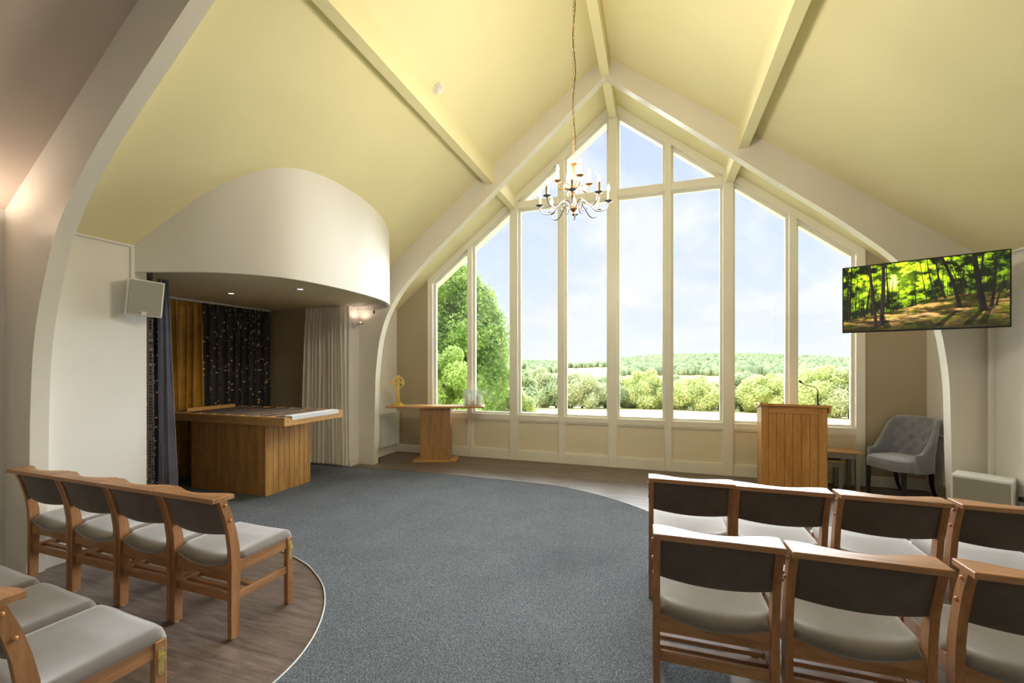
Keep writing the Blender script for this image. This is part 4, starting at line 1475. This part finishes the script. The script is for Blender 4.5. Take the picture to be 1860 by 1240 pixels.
# ------------------------------------------------------------------ television showing a wood
def forest(Wp=420, Hp=236):
    rg = np.random.default_rng(11)
    yy, xx = np.mgrid[0:Hp, 0:Wp]
    u = xx / Wp; v = yy / Hp          # v down
    def noise(fx, fy, seed, octv=4):
        r = np.random.default_rng(seed); out = np.zeros((Hp, Wp)); a = 1; tot = 0
        for o in range(octv):
            nx, ny = int(fx * 2 ** o) + 2, int(fy * 2 ** o) + 2
            g = r.random((ny, nx))
            X = u * (nx - 1.001); Y = v * (ny - 1.001)
            x0 = X.astype(int); y0 = Y.astype(int); fx_ = X - x0; fy_ = Y - y0
            fx_ = fx_ * fx_ * (3 - 2 * fx_); fy_ = fy_ * fy_ * (3 - 2 * fy_)
            out += a * ((g[y0, x0] * (1 - fx_) + g[y0, x0 + 1] * fx_) * (1 - fy_) + (g[y0 + 1, x0] * (1 - fx_) + g[y0 + 1, x0 + 1] * fx_) * fy_)
            tot += a; a *= .62
        return out / tot
    n1 = noise(14, 10, 1, 5); n2 = noise(40, 26, 2, 3); n3 = noise(8, 22, 3, 4)
    img = np.zeros((Hp, Wp, 3))
    bright = np.clip((n1 - .36) * 2.6 + (n2 - .5) * 1.5, 0, 1)
    glow = np.exp(-(((u - .37) / .17) ** 2 + ((v - .26) / .22) ** 2)) + .6 * np.exp(-(((u - .14) / .05) ** 2 + ((v - .45) / .25) ** 2))
    edge = np.clip(1 - (v - .1) * .75, .35, 1) * np.where(u > .66, 1 - (u - .66) * 1.1, 1)
    L = np.clip(bright * edge + glow * .55, 0, 1.2)
    L = np.clip((L - .12) * 1.35, 0, 1.3)
    img[..., 0] = 12 + 200 * L; img[..., 1] = 26 + 214 * np.clip(L * 1.08, 0, 1.05); img[..., 2] = 10 + 28 * L + 190 * np.clip(glow * L - .62, 0, 1)
    # ground
    hz = .83 - .20 * u - .05 * np.sin(u * 6) - .03 * (u > .35) * np.sin((u - .35) * 5)
    hz = np.interp(u[0], [0, .12, .25, .36, .45, .55, .66, .8, 1], [.83, .77, .74, .70, .67, .58, .545, .53, .52])[None, :] + 0 * v
    gm = v > hz
    dep = np.clip((v - hz) / (1 - hz + .01), 0, 1)
    sun = np.clip((n3 - .44) * 4.5, 0, 1) * np.clip(1.1 - dep * .9, .15, 1)
    g0 = np.stack([34 + 190 * sun + 44 * n2, 26 + 140 * sun + 44 * n2, 16 + 84 * sun + 10 * n2], -1)
    grass = np.clip((noise(16, 14, 6, 4) - .50) * 7, 0, 1)[..., None]
    g1 = np.stack([40 + 110 * sun + 60 * n2, 48 + 96 * sun + 62 * n2, 14 + 30 * sun], -1)
    gg = g0 * (1 - grass) + (g1 * .82) * grass
    path = np.exp(-((v - (.84 - .16 * (u - .3))) / .06) ** 2) * (u > .28) * (u < .86) * sun
    gg = gg + path[..., None] * np.array([90, 74, 62])
    img = np.where(gm[..., None], gg, img)
    def trunk(x0, v0, x1, v1, w0, w1, col=(26, 20, 20), bend=0):
        t = np.clip((v - v0) / (v1 - v0 + 1e-6), 0, 1)
        cx_ = x0 + (x1 - x0) * t + bend * np.sin(t * PI)
        w = w0 + (w1 - w0) * t + w1 * .9 * np.clip((t - .93) / .07, 0, 1) ** 2
        mk_ = (np.abs(u - cx_) < w / 2) & (v >= v0) & (v <= v1)
        k = np.clip((u - cx_) / (w / 2 + 1e-6), -1, 1)
        c = np.array(col)[None, None] * (1 + .35 * k[..., None] * -1)
        img[mk_] = np.clip(c, 0, 255)[mk_] if c.shape[:2] == img.shape[:2] else col
    rr = random.Random(5)
    for k in range(60):
        x = rr.random(); b_v = float(np.interp(x, [0, .12, .25, .36, .45, .55, .66, .8, 1], [.83, .77, .74, .70, .67, .58, .545, .53, .52]))
        trunk(x + rr.uniform(-.02, .02), rr.uniform(0, .45), x, b_v + .01, .002, rr.uniform(.003, .006), (34, 36, 18), rr.uniform(-.01, .01))
    for k in range(18):
        x = rr.uniform(.0, .28)
        trunk(x, .40 + rr.random() * .2, x + .003, float(np.interp(x, [0, .12, .25, .36], [.83, .77, .74, .70])), .004, .007, (22, 24, 16))
    trunk(.030, 0, .025, .84, .007, .010); trunk(.056, 0, .040, .82, .009, .014)
    trunk(.10, .1, .08, .76, .004, .006, (40, 40, 24)); trunk(.18, .35, .16, .74, .008, .012)
    trunk(.29, 0, .31, .68, .006, .013)
    trunk(.178, 0, .225, .94, .020, .024, (48, 32, 32)); trunk(.272, 0, .258, .93, .023, .030, (44, 34, 36), .006)
    trunk(.50, 0, .545, .60, .004, .007, (50, 44, 20)); trunk(.545, .0, .60, .60, .006, .012, (40, 34, 22), -.006)
    trunk(.60, 0, .655, .58, .010, .016, (36, 26, 22), -.012); trunk(.62, 0, .61, .3, .006, .006, (40, 34, 20))
    trunk(.635, .0, .735, .72, .018, .026, (28, 20, 22), .012); trunk(.68, .1, .76, .58, .006, .008, (40, 30, 20))
    trunk(.815, 0, .868, .78, .028, .040, (24, 18, 20), -.004); trunk(.862, 0, .845, .45, .012, .014, (30, 22, 22))
    trunk(.93, .05, .905, .74, .012, .018, (28, 20, 22), .006); trunk(.845, .55, .82, .62, .014, .016, (28, 20, 22))
    trunk(.97, .35, .93, .72, .010, .012, (34, 24, 24)); trunk(.76, .2, .755, .55, .005, .006, (46, 36, 24))
    # long shadows on the ground
    for (x0, x1) in ((.73, .62), (.87, .78), (.90, .86), (.25, .30)):
        t = np.clip((v - .74) / .2, 0, 1); cx_ = x0 + (x1 - x0) * t
        mm = (np.abs(u - cx_) < .012 + .012 * t) & (v > .76) & (v < .97)
        img[mm] *= .45
    vig = 1 - .35 * np.clip(v - .86, 0, 1) / .14
    img *= vig[..., None]
    return np.clip(img, 0, 255) / 255

TV_C = Vector((3.055, 5.225, 2.252))
tv = thing('television', 'wall television on a swing arm showing a sunlit beech wood', 'television', TV_C, R(-22.4))
TW, TH = .592, .345
box_obj('bezel', (-TW, -.018, -TH), (TW, .022, TH), M_BLACK, tv, .004)
box_obj('back_cover', (-TW * .7, .022, -TH * .7), (TW * .7, .055, TH * .5), M_BLACK, tv, .01)
F = forest()
Hp, Wp = F.shape[:2]
sw, sh = TW - .012, TH - .013
xs = np.linspace(-sw, sw, Wp + 1); zs = np.linspace(sh, -sh, Hp + 1)
XX, ZZ = np.meshgrid(xs, zs)
V = np.stack([XX, np.full_like(XX, -.0188), ZZ], -1).reshape(-1, 3)
ii, jj = np.mgrid[0:Hp, 0:Wp]
a_ = ii * (Wp + 1) + jj
Fc = np.stack([a_, a_ + Wp + 1, a_ + Wp + 2, a_ + 1], -1).reshape(-1, 4)
me = bpy.data.meshes.new('screen')
me.vertices.add(len(V)); me.vertices.foreach_set('co', V.reshape(-1))
me.loops.add(Fc.size); me.loops.foreach_set('vertex_index', Fc.reshape(-1).astype(np.int32))
me.polygons.add(len(Fc)); me.polygons.foreach_set('loop_start', np.arange(0, Fc.size, 4, dtype=np.int32)); me.polygons.foreach_set('loop_total', np.full(len(Fc), 4, dtype=np.int32))
me.update(calc_edges=True)
ca = me.color_attributes.new('picture', 'FLOAT_COLOR', 'CORNER')
lin_ = np.where(F <= .04045, F / 12.92, ((F + .055) / 1.055) ** 2.4).reshape(-1, 3)
cc = np.concatenate([lin_, np.ones((len(lin_), 1))], 1)
ca.data.foreach_set('color', np.repeat(cc, 4, axis=0).reshape(-1).astype(np.float32))
m, t, b = new_mat('lit_screen')
at = t.n('ShaderNodeAttribute', attribute_name='picture')
b.inputs['Base Color'].default_value = (.01, .01, .01, 1)
b.inputs['Roughness'].default_value = .25
t.l(at.outputs['Color'], b.inputs['Emission Color'])
b.inputs['Emission Strength'].default_value = .85
me.materials.append(m)
o = bpy.data.objects.new('screen', me); COL.objects.link(o); o.parent = tv
# arm back to the wall
inv = Matrix.Rotation(R(22.4), 3, 'Z')
wallp = inv @ (Vector((3.828, 5.50, 2.25)) - TV_C)
elbow = inv @ (Vector((3.42, 5.46, 2.25)) - TV_C)
bm = bmesh.new(); tube(bm, [(0, .055, 0), tuple(elbow), tuple(wallp)], .02, 8); mk('swing_arm', bm, M_BLACK, tv, True)
bm = bmesh.new(); vs_ = bx(bm, (0, 0, 0), (.02, .12, .28), .003)
bmesh.ops.rotate(bm, cent=(0, 0, 0), matrix=inv, verts=bm.verts); bmesh.ops.translate(bm, vec=wallp + inv @ Vector((-.01, 0, 0)), verts=bm.verts)
mk('wall_plate', bm, M_BLACK, tv)

# ------------------------------------------------------------------ chandelier
CH = Vector((0.0, 3.45, 0))
chd = thing('chandelier', 'two-tier brass chandelier with twelve lit candle bulbs on a long chain', 'chandelier', CH)
M_CHB = m_plain('antique_brass', (206, 160, 116), .25, .9)
M_CHS = m_plain('pewter', (150, 150, 158), .3, .9)
M_SLEEVE = m_plain('candle_sleeve', (214, 178, 132), .5)
M_BULB = m_emit('candle_bulb', (255, 226, 180), 3)
bm = bmesh.new()
lathe(bm, [(0, 3.235), (.012, 3.225), (.010, 3.20), (.030, 3.192), (.034, 3.186), (.012, 3.18), (.0115, 3.03), (.024, 3.024), (.034, 3.01), (.034, 2.998), (.018, 2.988), (.0115, 2.98),
           (.0115, 2.88), (.02, 2.868), (.030, 2.85), (.030, 2.828), (.018, 2.815), (.012, 2.80), (.016, 2.79), (.008, 2.775), (0, 2.77)], 16)
mk('stem', bm, M_CHB, chd, True)
def arm(az, r, z0, zc_, zcup, sc):
    """S-scroll arm: leaves the stem, curls over, sweeps down and up to the cup"""
    d = Vector((math.cos(az), math.sin(az), 0))
    pts = []
    raw = [(.028, z0), (.05, z0 + .035 * sc), (.085 * (.6 + .4 * sc), z0 + .042 * sc), (.115 * sc + .01, z0 + .012), (r * .62, zc_ + .012), (r * .80, zc_), (r * .95, zc_ + .022), (r, zc_ + .06), (r, zcup)]
    pl = smooth_line(raw, 4)
    bm = bmesh.new()
    tube(bm, [tuple(d * a + Vector((0, 0, z))) for a, z in pl], .0048, 6)
    # inner curl
    cur = []
    for k in range(15):
        t = k / 14 * 1.5 * PI
        rr_ = (.030 - .018 * k / 14) * sc
        cur.append(tuple(d * (.088 * sc + rr_ * math.cos(t + 2.6)) + Vector((0, 0, z0 - .012 + rr_ * math.sin(t + 2.6)))))
    tube(bm, cur, .0036, 5)
    a_ = mk('arm', bm, M_CHS if sc > .9 else M_CHB, chd, True)
    p = d * r
    bm = bmesh.new(); lathe(bm, [(0, -.004), (.008, -.004), (.016, .0), (.030, .006), (.032, .009), (.016, .006), (.013, .012), (0, .012)], 14, (p.x, p.y, zcup)); mk('drip_pan', bm, M_CHS if sc > .9 else M_CHB, a_, True)
    bm = bmesh.new(); lathe(bm, [(0, .010), (.0125, .010), (.0125, .082), (0, .084)], 12, (p.x, p.y, zcup)); mk('candle_sleeve', bm, M_SLEEVE, a_, True)
    bm = bmesh.new(); lathe(bm, [(0, .082), (.007, .084), (.0125, .098), (.0135, .108), (.009, .124), (.003, .138), (0, .144)], 12, (p.x, p.y, zcup)); mk('bulb', bm, M_BULB, a_, True)
    return p
TIPS = []
for k in range(8):
    TIPS.append((arm(R(8 + 45 * k), .275, 2.845, 2.80, 2.868, 1.0), 2.868))
for k in range(4):
    TIPS.append((arm(R(32 + 90 * k), .135, 3.005, 2.975, 3.035, .62), 3.035))
for p, z in TIPS:       # the light of each candle bulb
    add_point('chandelier_lamp', (CH.x + p.x, CH.y + p.y, z + .25), CH_POWER / 3, (1.0, .91, .76), .008)
# chain links and cable up to the ridge beam
bm = bmesh.new()
z = 3.235; k = 0
while z < 5.33:
    a = 0 if k % 2 else PI / 2
    loop = []
    for q in range(11):
        t = 2 * PI * q / 10
        loop.append((.0085 * math.cos(t) * math.cos(a), .0085 * math.cos(t) * math.sin(a), z + .02 + .019 * math.sin(t)))
    tube(bm, loop, .0017, 4, cap=False)
    z += .033; k += 1
mk('chain', bm, M_CHB, chd, True)
bm = bmesh.new()
tube(bm, [(.004 + .012 * math.sin(q * 1.1), .006 * math.cos(q * 1.7), 3.235 + q * .0995) for q in range(22)], .003, 6)
mk('cable', bm, M_BLACK, chd, True)
bm = bmesh.new(); lathe(bm, [(0, 5.30), (.012, 5.305), (.04, 5.325), (.045, 5.335), (0, 5.335)], 20); mk('ceiling_rose', bm, M_CHB, chd, True)

# ------------------------------------------------------------------ the oak stacking chairs
def make_chair():
    root = thing('chapel_chair', 'x', 'chair')
    PX = .2395           # post centre
    # rear legs run up into the back posts
    side = [(0, -.19), (.20, -.188), (.42, -.184), (.52, -.189), (.62, -.205), (.72, -.230), (.812, -.262)]
    dep = [.046, .050, .056, .054, .048, .046, .044]
    for s in (-1, 1):
        bm = bmesh.new()
        f = [(y + d / 2, z) for (z, y), d in zip(side, dep)] + [(y - d / 2, z) for (z, y), d in reversed(list(zip(side, dep)))]
        prism(bm, [(a, max(b, .008)) for a, b in f], 'x', s * PX - .0155, s * PX + .0155)
        lg = mk('leg', bm, M_CHAIRZ, root)
        bm = bmesh.new(); lathe(bm, [(0, 0), (.012, 0), (.014, .008), (0, .008)], 10, (s * PX, -.19, 0)); mk('glide', bm, M_FOOT, lg, True)
    for s in (-1, 1):
        bm = bmesh.new(); b2(bm, (s * PX - .017, .172, .008), (s * PX + .017, .216, .440), .003)
        lg = mk('leg', bm, M_CHAIRZ, root)
        bm = bmesh.new(); lathe(bm, [(0, 0), (.012, 0), (.014, .008), (0, .008)], 10, (s * PX, .194, 0)); mk('glide', bm, M_FOOT, lg, True)
    # side seat rails and low side stretchers
    for s in (-1, 1):
        bm = bmesh.new(); b2(bm, (s * PX - .011, -.165, .372), (s * PX + .011, .173, .438), .002); mk('seat_side_rail', bm, M_CHAIRY, root)
        bm = bmesh.new(); b2(bm, (s * PX - .010, -.165, .212), (s * PX + .010, .173, .256), .002); mk('side_stretcher', bm, M_CHAIRY, root)
    W2 = PX - .0155
    # rear seat rail with dished top
    bm = bmesh.new()
    n = 12
    top = [(-W2 + 2 * W2 * k / n,   .436 - .050 * (1 - (2 * k / n - 1) ** 2)) for k in range(n + 1)]
    prism(bm, [(-W2, .345)] + [(W2, .345)] + top[::-1], 'y', -.200, -.178); mk('rear_rail', bm, M_CHAIRX, root)
    bm = bmesh.new(); b2(bm, (-W2, .180, .366), (W2, .202, .424), .002); mk('front_rail', bm, M_CHAIRX, root)
    bm = bmesh.new(); b2(bm, (-W2, -.198, .210), (W2, -.180, .258), .002); mk('rear_stretcher', bm, M_CHAIRX, root)
    for y in (-.112, -.036):
        bm = bmesh.new(); b2(bm, (-PX + .011, y - .018, .222), (PX - .011, y + .018, .242), .002); mk('slat', bm, M_CHAIRX, root)
    # top rail: straight back edge, scooped front edge
    bm = bmesh.new()
    n = 24; hw_ = .257
    fr = []
    for k in range(n + 1):
        u = -1 + 2 * k / n
        c = max(0, math.cos(min(abs(u) / .80, 1) * PI / 2)) ** 1.2
        fr.append((u * hw_ * 1.0, -.196 - .056 * c))
    pl = [(-hw_ + .003, -.320), (hw_ - .003, -.320)] + fr[::-1]
    vs_ = prism(bm, pl, 'z', .812, .836)
    bmesh.ops.bevel(bm, geom=[e for e in bm.edges if abs(e.verts[0].co.z - e.verts[1].co.z) < .001 and e.verts[0].co.z > .83], offset=.003, segments=1, affect='EDGES')
    mk('top_rail', bm, M_CHAIRX, root)
    # backrest pad
    bm = bmesh.new()
    nu, nv = 20, 12
    def bk(u, v, off):
        x = (-1 + 2 * u) * (W2 + .001)
        zb = .604 - .014 * (1 - (2 * u - 1) ** 2)
        z_ = zb + (.811 - zb) * v
        y = float(np.interp(z_, [.52, .62, .72, .812], [-.187, -.203, -.228, -.258]))
        y -= .022 * (1 - (2 * u - 1) ** 2)
        rim = 1 - max(0, abs(2 * v - 1) - .86) / .14 * .6
        return (x, y + off * rim, z_)
    A = grid(bm, nu, nv, lambda u, v: bk(u, v, .017))
    B = grid(bm, nu, nv, lambda u, v: bk(u, v, -.015))
    for i in range(nu):
        bm.faces.new((A[i][0], B[i][0], B[i + 1][0], A[i + 1][0])); bm.faces.new((A[i][nv], A[i + 1][nv], B[i + 1][nv], B[i][nv]))
    for j in range(nv):
        bm.faces.new((A[0][j], A[0][j + 1], B[0][j + 1], B[0][j])); bm.faces.new((A[nu][j], B[nu][j], B[nu][j + 1], A[nu][j + 1]))
    mk('backrest', bm, M_BACK, root, True)
    # dished seat cushion
    bm = bmesh.new()
    nu, nv = 28, 24
    def st(u, v, topf):
        y = -.203 + .452 * v
        hw2 = .221 if y < -.158 else .221 + (.251 - .221) * min(1, (y + .158) / .03)
        s = -1 + 2 * u
        x = s * hw2
        rear = max(0, 1 - v * 1.6)
        sag = (.016 + .036 * rear ** 1.2) * (1 - s * s)
        base = .438 - sag
        # edge rounding
        ex = max(0, abs(s) - .86) / .14; ey = max(0, .12 - v) / .12; ef = max(0, v - .92) / .08
        r = 1 - min(1, max(ex, 0) ** 2.2 * .72 + max(ey, 0) ** 2.2 * .62 + ef ** 2.2 * .75)
        crown = .008 * (1 - s * s)
        z_ = base + (.046 * r + crown if topf else 0)
        if v > .9:
            z_ -= .010 * ((v - .9) / .1)
        # rounded front corners
        if v > .86:
            q = (v - .86) / .14
            x *= 1 - .10 * q ** 3 * abs(s) ** 4
            y -= .018 * max(0, abs(s) - .6) / .4 * q
        return (x, y, z_)
    A = grid(bm, nu, nv, lambda u, v: st(u, v, True))
    B = grid(bm, nu, nv, lambda u, v: st(u, v, False))
    for i in range(nu):
        bm.faces.new((A[i][0], B[i][0], B[i + 1][0], A[i + 1][0])); bm.faces.new((A[i][nv], A[i + 1][nv], B[i + 1][nv], B[i][nv]))
    for j in range(nv):
        bm.faces.new((A[0][j], A[0][j + 1], B[0][j + 1], B[0][j])); bm.faces.new((A[nu][j], B[nu][j], B[nu][j + 1], A[nu][j + 1]))
    mk('seat', bm, M_SEAT, root, 'all')
    # peg heads on the outer faces of the posts
    for s in (-1, 1):
        for zz, yy in ((.786, -.252), (.692, -.222)):
            bm = bmesh.new()
            tube(bm, [(s * (PX + .015), yy, zz), (s * (PX + .0185), yy, zz), (s * (PX + .0215), yy, zz), (s * (PX + .0225), yy, zz)], [.0085, .0085, .006, .002], 10)
            mk('peg', bm, M_PEG, root, True)
    # brass linking plate on the right front leg
    bm = bmesh.new()
    X = PX + .017
    prism(bm, [(.194 + .011 * math.cos(t), .405 + .011 * math.sin(t)) for t in [PI * q / 6 for q in range(7)]] + [(.194 + .011 * math.cos(t), .310 + .011 * math.sin(t)) for t in [PI + PI * q / 6 for q in range(7)]], 'x', X, X + .002)
    lp = mk('link_plate', bm, M_BRASS, root)
    bm = bmesh.new()
    b2(bm, (X + .002, .184, .362), (X + .012, .204, .366), .0005); b2(bm, (X + .010, .184, .366), (X + .0125, .204, .388), .0005)
    mk('link_hook', bm, M_BRASS, lp)
    for zz in (.406, .310):
        bm = bmesh.new(); tube(bm, [(X + .002, .194, zz), (X + .0035, .194, zz)], .004, 8); mk('screw', bm, M_CHROME, lp, True)
    return root
proto = make_chair()
# x, y of chair centre, turn in degrees, z of what it stands on, label, group
CHAIRS = [
    (-1.915, 2.035, -1.1, 0, 'wooden chair with grey seat at the carpet end of the left middle row', 'left middle row of chairs'),
    (-2.434, 2.045, -1.1, 0, 'second wooden chair from the carpet in the left middle row', 'left middle row of chairs'),
    (-2.953, 2.055, -1.1, 0, 'second wooden chair from the wall in the left middle row', 'left middle row of chairs'),
    (-3.472, 2.065, -1.1, 0, 'wooden chair against the left arch at the wall end of the row', 'left middle row of chairs'),
    (-1.576, 1.048, -4, 0, 'wooden chair nearest the camera at lower left with brass link plate', 'left front row of chairs'),
    (-2.096, 1.084, -4, 0, 'middle chair of the lower left row with only its seat in view', 'left front row of chairs'),
    (-2.616, 1.12, -4, 0, 'chair at the left picture edge with a sliver of its seat showing', 'left front row of chairs'),
    (0.839, 3.245, 0, .006, 'aisle chair of the far right-hand row with its rail shining white', 'far right-hand row of chairs'),
    (1.346, 3.245, 0, .0, 'second chair from the aisle in the far right-hand row before the lectern', 'far right-hand row of chairs'),
    (1.889, 3.24, -0.5, .0, 'third chair from the aisle in the far right-hand row', 'far right-hand row of chairs'),
    (2.43, 3.235, -1, .0, 'far right-hand row chair cut by the right picture edge', 'far right-hand row of chairs'),
    (0.871, 2.292, 0.5, .006, 'aisle chair of the near right-hand row with carpet beside it', 'near right-hand row of chairs'),
    (1.399, 2.292, 0.3, .0, 'large centre chair of the near right-hand row with full backrest in view', 'near right-hand row of chairs'),
    (1.968, 2.3, -0.5, .0, 'near right-hand row chair cut by the lower right picture edge', 'near right-hand row of chairs'),
]
for k, (x, y, a, z, lb, gp_) in enumerate(CHAIRS):
    c = proto if k == 0 else copy_tree(proto)
    c.location = (x, y, z)
    c.rotation_euler = (0, 0, R(a))
    c['label'] = lb
    c['group'] = gp_
